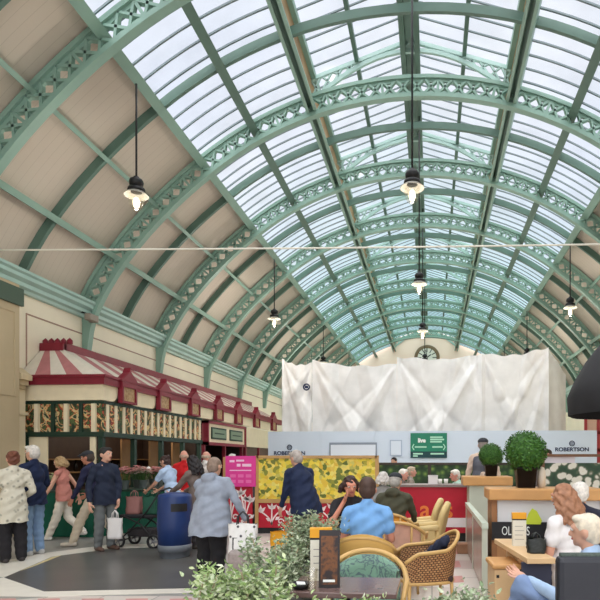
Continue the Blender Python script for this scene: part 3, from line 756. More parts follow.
for px, nm in ((45, 'left of the pink-topped walker'), (52, 'just left of the walker in pink'), (90, 'behind the man in the navy jacket')):
    p = pt(px, 490, 10.6); bunch((p.x, 10.6, .9), wht, 'creamy white flower bunch %s' % nm, h=.26)
bt = None
bm_ = mat('dark_bottle', (34,30,28), .15)
for i in range(9):
    o = MB().lathe([(.001,0),(.04,0),(.042,.16),(.015,.22),(.015,.29),(.001,.29)], n=12).build('bottle', bm_) if bt is None else bt.copy()
    if bt is None: bt = o
    else: col.objects.link(o)
    tag(o, 'dark glass bottle standing on the lower rear shelf of the flower kiosk', 'bottle', 'dark bottles on the kiosk shelf'); o.location = (XL+.25, 12.6+i*.3, 1.23)
p = pt(133, 470, 12.0)
v = MB().lathe([(.001,0),(.06,0),(.08,.1),(.05,.25),(.03,.34),(.055,.42),(.001,.46)], n=14).build('vase', mat('white_ceramic', (238,234,228), .3)); v.location = (-6.3, 12.05, .9); tag(v, 'tall white vase among the pink flowers on the kiosk counter', 'vase')

for y in (12.4, 14.6):                                   # added warm fill that brightens the dark kiosk interior
    d = bpy.data.lights.new('kiosk_fill', 'POINT'); d.energy = 22; d.color = (1,.9,.74); d.shadow_soft_size = .1
    l = bpy.data.objects.new('kiosk_fill', d); col.objects.link(l); l.location = (-7.3, y, 2.35)
# ------------------------------------------------------------------ hoarding and wrapped scaffold
YH = 20.0
hb_m = mat('pale_blue_board', (214,226,240), .4, var=.02, scale=1)
t = thing('site_hoarding', 'long pale blue-white site hoarding across the hall carrying a contractor name', 'hoarding', (0,0,0))
hx0, hx1 = pt(268, 450, YH).x, pt(597, 450, YH).x; hz = pt(430, 431, YH).z
mb = MB(); n = 6
for i in range(n): mb.bb(hx0+(hx1-hx0)*i/n+.003, hx0+(hx1-hx0)*(i+1)/n-.003, YH, YH+.06, 0, hz)
mb.build('board', hb_m, t)
navy = mat('navy_print', (34,48,84), .5)
for px, py in ((289.5, 453.3), (572, 449.6)):
    c = pt(px, py, YH-.01); text('ROBERTSON', .185, navy, t, 'lettering', c, bold=.006, sx=1.1)
    r = MB(); r.tube([(c.x+.085*cos(q*pi/10), YH-.012, c.z+.215+.085*sin(q*pi/10)) for q in range(20)], .016, 6, close=True)
    r.bb(c.x-.05, c.x+.05, YH-.015, YH-.005, c.z+.232, c.z+.248).bb(c.x-.05, c.x+.05, YH-.015, YH-.005, c.z+.182, c.z+.198).bb(c.x-.05, c.x-.034, YH-.015, YH-.005, c.z+.182, c.z+.248)
    r.build('emblem', navy, t)
def flat_sign(name, label, x0, y0, x1, y1, Y, m, cat='sign', th=.03):
    a, b = pt(x0, y1, Y), pt(x1, y0, Y); t = thing(name, label, cat, ((a.x+b.x)/2, Y, (a.z+b.z)/2)); w, h = b.x-a.x, b.z-a.z
    MB().bb(-w/2, w/2, -th, 0, -h/2, h/2).build('panel', m, t); return t, w, h
wht_m = mat('white_print', (236,240,236), .5)
gs, w, h = flat_sign('direction_sign', 'green sign with white text and two arrows on the hoarding', 410.5, 433, 447, 458, YH-.02, mat('sign_green', (30,128,98), .4, var=.12, scale=2))
MB().bb(-w/2, w/2, -.035, -.03, -h/2, -h/2+h*.26).build('footer_band', mat('sign_dark_green', (14,62,66), .4), gs)
text('live', .2, wht_m, gs, 'lettering', (-w*.19,-.036,h*.2), bold=.012)
mb = MB()
for i, (x0, x1, z) in enumerate(((.04,.38,.33),(.04,.42,.24),(.04,.36,.15),(-.38,-.06,-.06),(.1,.38,-.06),(-.43,-.16,-.33),(.05,.42,-.33),(-.43,-.3,-.42))): mb.bb(x0*w, x1*w, -.04, -.03, z*h-.028, z*h+.028)
for s in (-1, 1):
    mb.bar((s*.45*w,-.036,-.06*h), (s*.4*w,-.036,.06*h), .035, .01, up=(0,1,0)); mb.bar((s*.45*w,-.036,-.06*h), (s*.4*w,-.036,-.18*h), .035, .01, up=(0,1,0))
mb.build('text_and_arrows', mat('pale_green_print', (176,226,200), .5), gs)
ns, w, h = flat_sign('notice_sheet', 'small white notice sheet pinned on the hoarding left of the green sign', 390, 440, 402, 456, YH-.02, mat('notice_grey', (168,184,206), .5))
MB().bb(-w*.42, w*.42, -.036, -.03, -h*.44, h*.44).build('paper', mat('notice_paper', (222,232,244), .5), ns)
wb, w, h = flat_sign('framed_whiteboard', 'wide grey-framed white board on the hoarding above the yellow flowers', 329.5, 442.5, 377, 484, YH-.02, mat('frame_grey', (140,150,164), .5))
MB().bb(-w/2+.05, w/2-.05, -.036, -.03, -h/2+.05, h/2-.08).build('board_face', mat('whiteboard', (226,234,244), .3), wb)
# white sheeting
sheet_m = mat('white_sheeting', (238,236,234), .5, var=.07, scale=2.2, bump=.5)
def sheet(label, x0, x1, ytl, ytr, Y, seed, side=None):
    rnd = random.Random(seed); nx, nz = 90, 70; vs = []; fs = []
    a, b = pt(x0, ytl, Y), pt(x1, ytr, Y); a.x += .012; b.x -= .012
    fo = [(rnd.uniform(0,1), rnd.uniform(.2,1.05), rnd.uniform(-.9,.9), rnd.choice((-1,1))*rnd.uniform(.03,.08), rnd.uniform(10,22)) for _ in range(16)]
    fo += [(u0, 1.0, sl, .1*(1 if abs(sl) > .7 and abs(sl) < 1 else -1), 16) for u0, sl in ((0,.35),(0,.75),(0,1.2),(1,-.4),(1,-.8),(1,-1.3))]
    for j in range(nz+1):
        v = j/nz
        for i in range(nx+1):
            u = i/nx; top = a.z+(b.z-a.z)*u-.16*sin(pi*u)+.03*sin(u*21+seed)
            z = .02+(top-.02)*v; d = .05*sin(u*pi)*1.0
            for u0, v0, sl, am, fr_ in fo:
                q = (u-u0)*1.0*(b.x-a.x)/4+(v-v0)*sl; d += am*2.3*math.exp(-abs(q)*fr_*(1.6 if q > 0 else .45))*(1-.3*abs(u-u0))
            d += .02*sin(u*23+v*9+seed)+.018*sin(v*31-u*14+seed*2)
            w_ = abs(u-.5)*2; d += .05*max(0, w_-.9)*10*.5
            d = .2+.62*max(-.3, min(.35, d-.05))*min(1, sin(pi*u)*5+.15)
            vs.append((a.x+(b.x-a.x)*u, Y-d+(0 if side is None else side*u), z))
    for j in range(nz):
        for i in range(nx): k = j*(nx+1)+i; fs.append((k, k+1, k+nx+2, k+nx+1))
    mb = MB().add(vs, fs, 0, True)
    o = mb.build('scaffold_sheet', sheet_m); tag(o, label, 'sheeting', 'white sheets wrapping the scaffold'); return o
YS = 21.1
first_sheet = sheet('narrow white scaffold sheet at the left end of the wrapped enclosure', 283, 313.5, 360, 363, YS, 1)
sheet('white scaffold sheet second from left, beside the narrow end sheet', 313, 397.5, 361, 364, YS-.03, 2)
sheet('white scaffold sheet under the wall clock, third from left', 397, 482, 358, 354, YS, 3)
sheet('wide creased white scaffold sheet at the right, stretched to the top corner', 481, 548, 353.5, 348, YS-.03, 4)
e0, e1 = pt(548, 348, YS), pt(566, 374, YS+.3)
mb = MB(); vs = []
for j in range(21):
    for i in range(9):
        u, v = i/8, j/20; zt_ = e0.z+(pt(566,375,YS+1.2).z-e0.z)*u
        vs.append((e0.x+(pt(566,375,YS+1.2).x-e0.x)*u, YS+1.2*u-.05*sin(u*9+v*3), .02+(zt_-.02)*v))
fs = [(j*9+i, j*9+i+1, j*9+i+10, j*9+i+9) for j in range(20) for i in range(8)]
tag(MB().add(vs, fs, 0, True).build('scaffold_sheet', sheet_m), 'sloping white end sheet returning at the right end of the enclosure', 'sheeting', 'white sheets wrapping the scaffold')
em = MB().tube([(.11*cos(q*pi/10), 0, .11*sin(q*pi/10)) for q in range(20)], .03, 6, close=True).bb(-.06,.06,-.02,.02,-.05,.05)
o = em.build('round_emblem', navy); o.location = pt(306.5, 387, YS-.36); o.parent = first_sheet
# ------------------------------------------------------------------ flower display counter
oak = mat('oak_trim', (190,150,96), .5, var=.12, scale=5); red = mat('red_panel', (186,24,48), .45, var=.05)
yel_f = ramp_mat('yellow_flower_print', [(0,(70,90,40)),(.2,(120,130,50)),(.32,(232,206,60)),(.45,(240,220,90)),(.55,(222,180,50)),(.66,(244,226,120)),(.8,(150,150,60)),(1,(60,80,36))], 'voronoi', 13, rnd=True, distort=.09)
YD = 11.2
def blossoms(mb, w, h, rnd, z0, n=3, y=-.02):
    """curling white stems with cupped blossoms, drawn as thin shapes on the panel"""
    for s in range(n):
        bx = -w/2+w*(s+.5)/n
        for d in (-1, 0, 1):
            ex, ez = bx+d*w/n*.36+rnd.uniform(-.02,.02), z0+h*rnd.uniform(.58,.86)-abs(d)*.05
            pts = [Vector((bx+(ex-bx)*q**2, y, z0+.02+(ez-z0)*q)) for q in [k/6 for k in range(7)]]
            for p, q in zip(pts, pts[1:]): mb.bar(p, q, .026, .006, up=(0,1,0))
            r = .095+rnd.uniform(0,.02); c = Vector((ex, y, ez))
            for a in (-.75, 0, .75):
                dd = Vector((sin(a), 0, cos(a))); nn = Vector((cos(a), 0, -sin(a)))
                mb.prism([c-dd*.01, c+dd*r*.6+nn*r*.34, c+dd*r*1.5, c+dd*r*.6-nn*r*.34], (0,.006,0))
        cpts = [Vector((bx+w/n*.3+.07*(1-.1*k)*cos(k*.8), y, z0+h*.2+.07*(1-.1*k)*sin(k*.8))) for k in range(9)]
        for p, q in zip(cpts, cpts[1:]): mb.bar(p, q, .024, .006, up=(0,1,0))
        for k in range(3):
            a = rnd.uniform(0, 6.28); c = Vector((bx+rnd.uniform(-.4,.4)*w/n, y, z0+h*rnd.uniform(.05,.3)))
            dd = Vector((sin(a),0,cos(a))); nn = Vector((cos(a),0,-sin(a))); mb.prism([c, c+dd*.06+nn*.035, c+dd*.13, c+dd*.06-nn*.035], (0,.006,0))
white_pr = mat('white_floral_print', (242,226,224), .5)
t = thing('flower_display_counter', 'oak framed counter with yellow flower picture over red panels of white blossoms', 'counter', (0,0,0))
x0, x1, x2 = pt(257, 500, YD).x, pt(377, 500, YD).x, pt(224, 500, YD).x
zt_, zm = pt(300, 457, YD).z, pt(300, 500, YD).z
MB().bb(x0+.02, x1-.02, YD, YD+.06, zm, zt_).build('flower_picture', yel_f, t)
mb = MB()
for x in (x0, x1): mb.bb(x-.035, x+.035, YD-.03, YD+.05, .12, zt_+.03)
mb.bb(x0, x1, YD-.03, YD+.05, zt_-.03, zt_+.03).bb(x0, x1, YD-.04, YD+.05, zm-.06, zm+.02)
mb.build('frame', oak, t)
nb = 4
for i in range(nb):
    a, b = x0+(x1-x0)*i/nb, x0+(x1-x0)*(i+1)/nb
    o = MB().bb(a+.01, b-.01, YD, YD+.05, .12, zm-.06).build('red_panel', red, t)
    mb = MB(); blossoms(mb, b-a, zm-.25, random.Random(i+3), .16, 1, 0); mb.xf(Matrix.Translation(((a+b)/2, YD-.007, 0))); mb.build('floral_print', white_pr, o)
MB().bb(x0-.02, x1+.02, YD+.03, YD+.7, 0, .12).bb(x0, x1, YD+.1, YD+.65, .12, zm-.08).build('plinth', blk, t)
t = thing('flower_display_counter', 'red floral counter unit below the pink sign, behind the grey hooded shopper', 'counter', (0,0,0))
x3 = x0-.1
MB().bb(x2, x3, YD, YD+.05, .12, 1.0).build('red_panel', red, t)
mb = MB(); blossoms(mb, x3-x2, .85, random.Random(21), .16, 2, 0); mb.xf(Matrix.Translation(((x2+x3)/2, YD-.007, 0))); mb.build('floral_print', white_pr, t)
MB().bb(x2-.02, x3, YD-.03, YD+.5, 1.0, 1.05).build('oak_rail', oak, t); MB().bb(x2-.02, x3, YD+.05, YD+.5, 0, 1.0).build('plinth', blk, t)
MB().bb(x2-.02, x2+.04, YD+.0, YD+.05, 1.05, zt_).build('post', oak, t)
ps, w, h = flat_sign('pink_sign', 'bright pink sign with white lettering lines on the red floral unit', 226, 456, 256, 486.5, YD-.03, mat('bright_pink', (226,62,150), .5, var=.06))
for o in [ps]: pass
mb = MB()
for x0_, x1_, z, q in ((-.36,-.2,.33,.035),(-.14,.12,.35,.03),(-.12,.0,.2,.045),(.06,.36,.2,.045),(-.36,.36,.03,.016)): mb.bb(x0_*w, x1_*w, -.036, -.03, (z-q)*h, (z+q)*h)
mb.build('lettering', mat('pale_pink_print', (250,206,232), .5), ps)
mb = MB()
for i in range(3):
    for j in range(2): mb.bb((-.34+i*.26)*w, (-.16+i*.26)*w, -.036, -.03, (-.2-j*.18)*h, (-.1-j*.18)*h)
mb.build('small_print', mat('mid_pink_print', (236,110,176), .5), ps)
# ------------------------------------------------------------------ green foliage screen behind the red counter
leaf_pr = ramp_mat('foliage_print', [(0,(150,170,80)),(.2,(96,128,60)),(.45,(52,80,44)),(1,(28,46,34))], 'voronoi', 6)
Yg = 14.0
t = thing('foliage_screen', 'dark framed display screen with green leaf picture below the green sign', 'screen', (0,0,0))
a, b = pt(378, 470, Yg), pt(536, 470, Yg); z0_, z1_ = pt(400, 487, Yg).z, pt(400, 465, Yg).z
MB().bb(a.x, b.x, Yg, Yg+.05, z0_, z1_).build('leaf_picture', leaf_pr, t)
dkw = mat('dark_frame_wood', (70,62,54), .5)
mb = MB().bb(a.x, b.x, Yg-.03, Yg+.06, z1_, z1_+.06)
for q in (0, .33, .66, 1): x = a.x+(b.x-a.x)*q; mb.bb(x-.04, x+.04, Yg-.03, Yg+.06, 0, z1_)
mb.build('frame', dkw, t); MB().bb(a.x, b.x, Yg, Yg+.5, 0, z0_).build('base_panel', mat('pale_stone_panel', (196,186,168), .6), t)
# right-hand display with white blossoms
Yr = 12.3
t = thing('blossom_screen', 'oak topped display screen with white blossom picture beside the large topiary', 'screen', (0,0,0))
a, b = pt(543, 470, Yr), pt(640, 470, Yr); z1_ = pt(570, 455.5, Yr).z
blp = ramp_mat('white_blossom_print', [(0,(150,130,100)),(.08,(232,226,212)),(.42,(232,228,216)),(.5,(120,120,100)),(.6,(56,84,62)),(1,(40,62,48))], 'voronoi', 6, distort=.1)
MB().bb(a.x, b.x, Yr, Yr+.05, .3, z1_-.16).build('blossom_picture', blp, t)
MB().bb(a.x, pt(575,470,Yr).x, Yr+.01, Yr+.04, z1_-.16, z1_-.03).build('pale_panel', mat('pale_mauve_panel', (226,218,226), .5), t)
mb = MB().bb(a.x, b.x, Yr-.04, Yr+.06, z1_-.03, z1_+.03).bb(a.x-.03, a.x+.03, Yr-.03, Yr+.05, 0, z1_).bb(b.x-.03, b.x+.03, Yr-.03, Yr+.05, 0, z1_)
mb.build('frame', mat('brown_oak', (120,84,60), .5), t)
MB().bb(a.x, b.x, Yr+.02, Yr+.4, 0, .3).build('plinth', blk, t)
wr_ = MB(); rr = random.Random(5)
slm = mat('pale_log_face', (226,206,176), .6, var=.2, scale=14)
for i in range(7):
    p = pt(568+i*4.6, 470+rr.uniform(-4,14), Yr-.02); r = rr.uniform(.09,.14)
    wr_.tube([(p.x+r*cos(q*pi/8), Yr-.03, p.z+r*sin(q*pi/8)) for q in range(16)], .018, 6, close=True)
0 and wr_.build('ring_print', mat('dusty_pink_ring', (206,186,170), .6), t)
# ------------------------------------------------------------------ red serving counter
Yc = 10.35
t = thing('red_counter', 'crimson serving counter with orange letters and a black plinth', 'counter', (0,0,0))
a, b = pt(400, 500, Yc), pt(467.5, 500, Yc); zt_ = pt(430, 487, Yc).z
MB().bb(a.x, b.x, Yc, Yc+.6, .16, zt_).build('front_panel', red, t); MB().bb(a.x-.03, b.x+.04, Yc-.04, Yc+.64, zt_, zt_+.04).build('worktop', mat('grey_worktop', (136,120,116), .4), t)
MB().bb(a.x, b.x+.03, Yc+.04, Yc+.6, 0, .16).bb(b.x, b.x+.04, Yc-.02, Yc+.6, 0, zt_).build('plinth', blk, t)
org = mat('orange_letter', (236,130,60), .5)
for ch, px in (('a', 425), ('s', 448.5)):
    c = pt(px, 510, Yc-.004); text(ch, .46, org, t, 'lettering', c, bold=.006)
a_, b_ = pt(441, 527, Yc), pt(467, 518, Yc)
MB().bb(a_.x, b_.x, Yc-.012, Yc-.002, a_.z, b_.z).build('white_strip', mat('white_strip', (232,222,224), .5), t)
# things on the counter behind
t = thing('menu_box', 'white box standing on the red counter between two seated customers', 'box', (pt(433, 480, Yc+.3).x, Yc+.3, zt_+.04))
MB().bb(-.09,.09,-.06,.06,0,.15).build('carton', mat('carton_white', (236,232,230), .5), t, bevel=.006); MB().bb(-.095,.095,-.065,.065,.15,.17).build('lid', mat('carton_lid', (214,210,208), .5), t)
cup_m = mat('white_cup', (236,234,228), .3); cp = None
for px, nm in ((440, 'right beside the white box'), (446, 'nearest the white-haired customer')):
    o = MB().lathe([(.001,0),(.03,0),(.042,.1),(.038,.1),(.03,.012),(.001,.012)], n=16).build('paper_cup', cup_m) if cp is None else cp.copy()
    if cp is None: cp = o
    else: col.objects.link(o)
    o.location = (pt(px, 480, Yc+.25).x, Yc+.25, zt_+.04); tag(o, 'white paper cup on the red counter %s' % nm, 'cup', 'paper cups on the red counter')
# ------------------------------------------------------------------ cafe partition on the right
sage = mat('pale_sage_panel', (196,200,184), .55, var=.05, scale=2); wood = mat('honey_wood', (206,154,96), .45, var=.12, scale=3)
Ya = 9.4
t = thing('sage_counter', 'pale sage counter with honey wood top under the small topiary', 'counter', (0,0,0))
a, b = pt(469, 500, Ya), pt(490, 500, Ya); zt_ = pt(480, 485.5, Ya).z
MB().bb(a.x, pt(512,500,Ya).x, Ya, Ya+.55, 0, zt_).build('cabinet', sage, t, bevel=.01)
ca, cb = pt(463, 480, Ya-.06), pt(513, 480, Ya-.06)
MB().bb(ca.x, cb.x, Ya-.06, Ya+.6, zt_, zt_+.15).build('wood_top', wood, t, bevel=.015)
tzA = zt_+.15
t = thing('low_partition', 'low pale screen running towards the camera from the sage counter', 'partition', (0,0,0))
xp = .585
mb = MB().bb(xp-.02, xp+.02, 6.3, 9.3, .02, .74).build('frosted_panel', mat('frosted_panel', (172,152,138), .25, var=.1, scale=2), t)
MB().bb(xp-.035, xp+.035, 6.25, 9.35, .74, .8).build('top_rail', mat('pale_green_rail', (206,216,200), .4), t)
for y in (6.3, 7.8, 9.3): MB().bb(xp-.03, xp+.03, y-.03, y+.03, 0, .74).build('post', sage, t)
wb_ = thing('wooden_block', 'small wooden block on the floor at the foot of the sage counter', 'block', gr(465, 553))
MB().bb(-.13,.13,-.1,.1,0,.16).build('block', mat('brown_block', (164,122,92), .6, var=.15), wb_, bevel=.01)
Yb = 6.45
t = thing('cafe_counter', 'near cafe counter with thick honey wood top and black name board', 'counter', (0,0,0))
a, b = pt(488, 490, Yb), pt(604, 490, Yb); zt_ = pt(540, 500, Yb).z; ztt = zt_+.13
MB().bb(a.x, b.x, Yb-.1, Yb+.5, zt_, ztt).build('wood_top', wood, t, bevel=.015)
pa, pb = pt(497.5, 500, Yb), pt(600, 500, Yb); zs, zb = pt(540, 522, Yb).z, pt(540, 540, Yb).z
MB().bb(pa.x, pb.x, Yb, Yb+.4, zs, zt_).build('white_panel', mat('white_panel', (226,226,228), .4), t)
for q in (a.x+.04, pb.x): MB().bb(q, q+.06, Yb-.02, Yb+.45, 0, zt_).build('post', mat('mid_brown_wood', (156,108,70), .5, var=.1), t)
MB().bb(a.x+.04, pb.x, Yb-.05, Yb-.005, zb, zs).build('name_board', mat('black_board', (34,34,38), .5), t)
MB().bb(a.x+.1, pb.x, Yb+.02, Yb+.4, 0, zb).build('lower_panel', mat('lower_wood', (178,130,86), .5, var=.12, scale=3), t)
text('OLIVERS', .14, wht_m, t, 'lettering', (pt(515, 531, Yb).x, Yb-.052, (zb+zs)/2), align='CENTER', sx=.6)
t = thing('lime_card', 'lime green leaf-shaped card propped on the black name board', 'card', (pt(534,516,Yb-.06).x, Yb-.06, zs))
MB().prism([(-.1,0,-.02),(.07,0,-.02),(.09,0,.02),(.03,0,.13),(-.02,0,.16),(-.06,0,.1)], (0,.006,0)).build('card', mat('lime', (196,210,60), .5), t)
# topiaries
box_leaf = island_mat('box_leaves', [(36,74,28),(58,104,40),(82,128,52),(48,88,36)], .55)
def leaf_ball(mb, r, n, s, rnd):
    for i in range(n):
        z = rnd.uniform(-1, 1); a = rnd.uniform(0, 2*pi); q = sqrt(1-z*z); d = Vector((q*cos(a), q*sin(a), z)); p = d*r*rnd.uniform(.9, 1.03)
        u = d.orthogonal().normalized(); w_ = d.cross(u); th = rnd.uniform(0, 6.28); u, w_ = u*cos(th)+w_*sin(th), w_*cos(th)-u*sin(th); u = (u+d*rnd.uniform(-.3,.9)).normalized()
        mb.add([p, p+u*s*.5+w_*s*.28, p+u*s, p+u*s*.5-w_*s*.28], [(0,1,2,3)])
pot_m = mat('black_pot', (32,30,34), .45)
def topiary(label, loc, r, zc, pr, ph, seed):
    t = thing('topiary', label, 'plant', loc); rnd = random.Random(seed)
    MB().lathe([(.001,0),(pr*.82,0),(pr,ph),(pr*1.04,ph),(pr*1.04,ph-.02),(pr*.9,ph-.02),(.001,ph-.03)], n=4).xf(Matrix.Rotation(pi/4, 4, 'Z')).build('pot', pot_m, t)
    MB().tube([(0,0,ph-.03),(0,0,zc)], .015, 8).build('stem', mat('stem_brown', (80,60,44), .7), t)
    mb = MB().ell((0,0,0), (r*.9,)*3, n=24, m=16); leaf_ball(mb, r, 2600, r*.16, rnd); mb.build('leaf_ball', box_leaf, t, loc=(0,0,zc))
p = pt(525.5, 480, Yb+.2); zp = pt(525, 452, Yb+.2).z-ztt
topiary('large round boxwood topiary in a black pot on the near cafe counter', (p.x, Yb+.2, ztt), .235, zp, .165, .24, 1)
p = pt(491, 470, Ya+.25); zp = pt(491, 455.5, Ya+.25).z-tzA
topiary('small round boxwood topiary in a black pot on the sage counter', (p.x, Ya+.25, tzA), .2, zp, .15, .2, 2)
p = pt(541.5, 480, Yb+.25)
t = thing('candle_jar', 'tall white rounded vessel beside the pot of the large topiary', 'vessel', (p.x, Yb+.25, ztt))
MB().lathe([(.001,0),(.045,0),(.05,.12),(.045,.2),(.03,.235),(.001,.245)], n=16).build('jar', mat('ivory_ceramic', (226,214,196), .4), t)
# black parasol
t = thing('black_parasol', 'large black cafe parasol at the right edge of the view', 'parasol', (pt(640, 480, 7.2).x, 7.2, 0))
R_ = t.location.x-pt(567, 413, 7.2).x; zb0 = pt(570, 411, 7.2).z
mb = MB(); n = 8; vs = []; fs = []
rings = [(0.02,1.22),(.25,1.12),(.5,.9),(.75,.55),(.92,.22),(1,.0),(.985,-.27)]
for r, z in rings:
    for k in range(n*4):
        a = 2*pi*k/(n*4)+pi; sag = 1-.05*(1-cos(a*n))/2*r; vs.append((R_*r*sag*cos(a), R_*r*sag*sin(a), zb0+.16+z*R_*.9-(0 if r < 1 else .0)))
for i in range(len(rings)-1):
    for k in range(n*4): fs.append((i*n*4+k, i*n*4+(k+1) % (n*4), (i+1)*n*4+(k+1) % (n*4), (i+1)*n*4+k))
mb.add(vs, fs, 0, True).build('canopy', mat('black_canvas', (34,34,38), .7, var=.15, scale=4), t)
MB().tube([(0,0,.08),(0,0,zb0+.16+1.2*R_*.9)], .028, 12).build('pole', blk, t)
for k in range(8):
    a = 2*pi*k/8; MB().bar((0,0,zb0+.16+1.1*R_*.9), (R_*.97*cos(a), R_*.97*sin(a), zb0+.15), .02, .02).build('rib', blk, t)
MB().lathe([(.001,0),(.32,0),(.32,.06),(.05,.1),(.001,.1)], n=24).build('base', blk, t)
# stall at the far right
Yq = 23
t = thing('red_window_stall', 'stall front with red framed windows at the right end of the hoarding', 'kiosk', (0,0,0))
a, b = pt(586, 440, Yq), pt(650, 440, Yq)
MB().bb(a.x, b.x, Yq+.1, Yq+.3, 0, 3.9).build('wall_panel', mat('stall_brown', (120,70,62), .6, var=.1), t)
mb = MB(); zt2 = 3.3
for z in (1.9, 2.6, 3.3, 3.9): mb.bb(a.x, b.x, Yq, Yq+.1, z-.06, z+.06)
for i in range(6): x = a.x+(b.x-a.x)*i/5; mb.bb(x-.05, x+.05, Yq, Yq+.1, 0, 3.9)
mb.build('red_frame', mat('stall_red', (176,62,66), .5), t)
mb = MB()
for i in range(5):
    x = a.x+(b.x-a.x)*i/5
    for z in (1.96, 2.66): mb.bb(x+.06, a.x+(b.x-a.x)*(i+1)/5-.06, Yq+.06, Yq+.09, z, z+.58)
mb.build('pane', mat('warm_pane', (226,186,164), .2), t)
# ------------------------------------------------------------------ litter bin, stroller
p = gr(175, 557)
t = thing('litter_bin', 'blue steel litter bin with a dark slot and grey base band', 'bin', p, radians(8))
MB().lathe([(.001,.1),(.235,.1),(.262,.5),(.25,.93),(.235,.97),(.12,1.0),(.001,1.0)], n=28).build('drum', mat('bin_blue', (28,52,104), .4, var=.06), t)
MB().lathe([(.2,0),(.225,.02),(.23,.1),(.25,.1),(.25,.2),(.235,.21)], n=28).build('base_band', mat('bin_grey', (110,116,124), .4), t)
mb = MB()
for a in range(-3, 3):
    q0, q1 = -pi/2+a*.16+.55, -pi/2+(a+1)*.16+.55
    mb.add([(.262*cos(q), .262*sin(q), z) for q in (q0, q1) for z in (.72, .84)], [(0,2,3,1)])
mb.build('slot', blk, t); MB().lathe([(.14,0),(.2,0),(.2,.02),(.14,.02)], n=20).build('foot', blk, t)
p = gr(146, 546)
t = thing('pushchair', 'black pushchair loaded with shopping beside the blue bin', 'pushchair', p, radians(-6))
for x in (-.36, .30):
    for y in (-.24, .2):
        o = MB().tube([(x+.105*cos(q*pi/10), y, .115+.105*sin(q*pi/10)) for q in range(20)], .022, 8, close=True).build('wheel', blk, t)
        m = MB().tube([(x, y-.03, .115), (x, y+.03, .115)], .02, 8)
        for q in range(5): m.bar((x, y, .115), (x+.1*cos(q*1.257), y, .115+.1*sin(q*1.257)), .012, .01, up=(0,1,0))
        m.build('hub', mat('wheel_grey', (120,120,124), .4), o)
mb = MB()
for y in (-.22, .18):
    mb.tube([(-.36,y,.115),(-.1,y,.35),(.16,y,.62),(.42,y,.98)], .014, 8).tube([(.3,y,.115),(.05,y,.4),(-.3,y,.55)], .014, 8)
mb.tube([(.42,-.22,.98),(.46,-.02,1.02),(.42,.18,.98)], .016, 8).tube([(-.36,-.22,.115),(-.36,.18,.115)], .012, 8)
mb.build('frame', blk, t)
MB().bb(-.38,.24,-.2,.16,.5,.56).build('seat', mat('black_fabric', (38,36,40), .85), t, bevel=.02); MB().bb(-.25,.22,-.18,.14,.18,.32).build('basket', mat('black_mesh', (48,46,48), .9), t, bevel=.03)
def soft_bag(name, label, loc, w, d, h, m, rz=0, handle=True, hm=None, grp=None, cat='bag', seed=0, flare=1.1):
    t = thing(name, label, cat, loc, rz, grp); rnd = random.Random(seed); vs = []; fs = []; n = 20; k = 8
    for j in range(k+1):
        v = j/k; s = 1+(flare-1)*v+.03*sin(v*7+seed); dd = d*(1-.45*v)
        for i in range(n):
            a = 2*pi*i/n; c_, s_ = cos(a), sin(a); q = (abs(c_)**5+abs(s_)**5)**(-.2)
            vs.append((w/2*q*c_*s+.006*sin(i*2.3+j), dd/2*q*s_+.005*sin(i*1.7+j*2), h*v+.008*sin(i*1.3)*v))
    for j in range(k):
        for i in range(n): fs.append((j*n+i, j*n+(i+1) % n, (j+1)*n+(i+1) % n, (j+1)*n+i))
    fs.append(tuple(range(n))[::-1])
    MB().add(vs, fs, 0, True).build('bag_body', m, t)
    if handle:
        hb = MB()
        for y in (-d*.22, d*.22): hb.tube([(-w*.2,y,h*.97),(-w*.17,y*.8,h*1.22),(0,y*.4,h*1.36),(w*.17,y*.8,h*1.22),(w*.2,y,h*.97)], .008, 6)
        hb.build('handle', hm or m, t)
    return t
B0 = Vector(p)
soft_bag('shopping_bag', 'dusty brown shopping bag perched on the pushchair seat', B0+Vector((-.2,-.02,.565)), .24, .2, .3, mat('dusty_brown_bag', (150,104,98), .8), seed=1)
soft_bag('shopping_bag', 'deep green shopping bag on the pushchair nearest the bin', B0+Vector((.12,-.06,.565)), .24, .18, .3, mat('deep_green_bag', (30,82,64), .7), seed=2)
# ------------------------------------------------------------------ bags carried by people (placed with them)
dots = ramp_mat('dotted_bag', [(0,(60,60,66)),(.2,(80,80,86)),(.26,(226,226,224)),(1,(236,236,234))], 'voronoi', 15)
# ------------------------------------------------------------------ cafe chairs
cane = mat('honey_cane', (206,166,104), .45, var=.1, scale=6)
weave = mat('woven_wicker', (150,104,66), .6)
nt, N, L = nodes(weave); tc = N.new('ShaderNodeTexCoord'); ck = N.new('ShaderNodeTexBrick'); mpn = N.new('ShaderNodeMapping'); mpn.inputs['Rotation'].default_value = (0,0,0)
L.new(tc.outputs['UV'], mpn.inputs['Vector']); L.new(mpn.outputs[0], ck.inputs['Vector']); ck.inputs['Scale'].default_value = 14; ck.inputs['Mortar Size'].default_value = .09; ck.inputs['Brick Width'].default_value = .6; ck.inputs['Row Height'].default_value = .5
ck.inputs['Color1'].default_value = (*lin((206,160,110)), 1); ck.inputs['Color2'].default_value = (*lin((176,126,82)), 1); ck.inputs['Mortar'].default_value = (*lin((84,54,34)), 1)
L.new(ck.outputs['Color'], N['Principled BSDF'].inputs['Base Color'])
def rail(t):                                    # t in -1..1 round the chair from arm to arm
    a = abs(t); s = 1 if t > 0 else -1
    ang = (1-a)*pi/2                               # 0 at the arms, pi/2 at the back
    if a > .55: q = (a-.55)/.45; x, y = .29+.02*sin(q*pi), .12-.42*q; z = .66-.03*q-.08*max(0, q-.7)*3
    else: q = 1-a/.55; x, y = .29*cos(q*pi/2), .12+.2*sin(q*pi/2); z = .66+.145*sin(q*pi/2)**1.3
    return Vector((s*x, y, z))
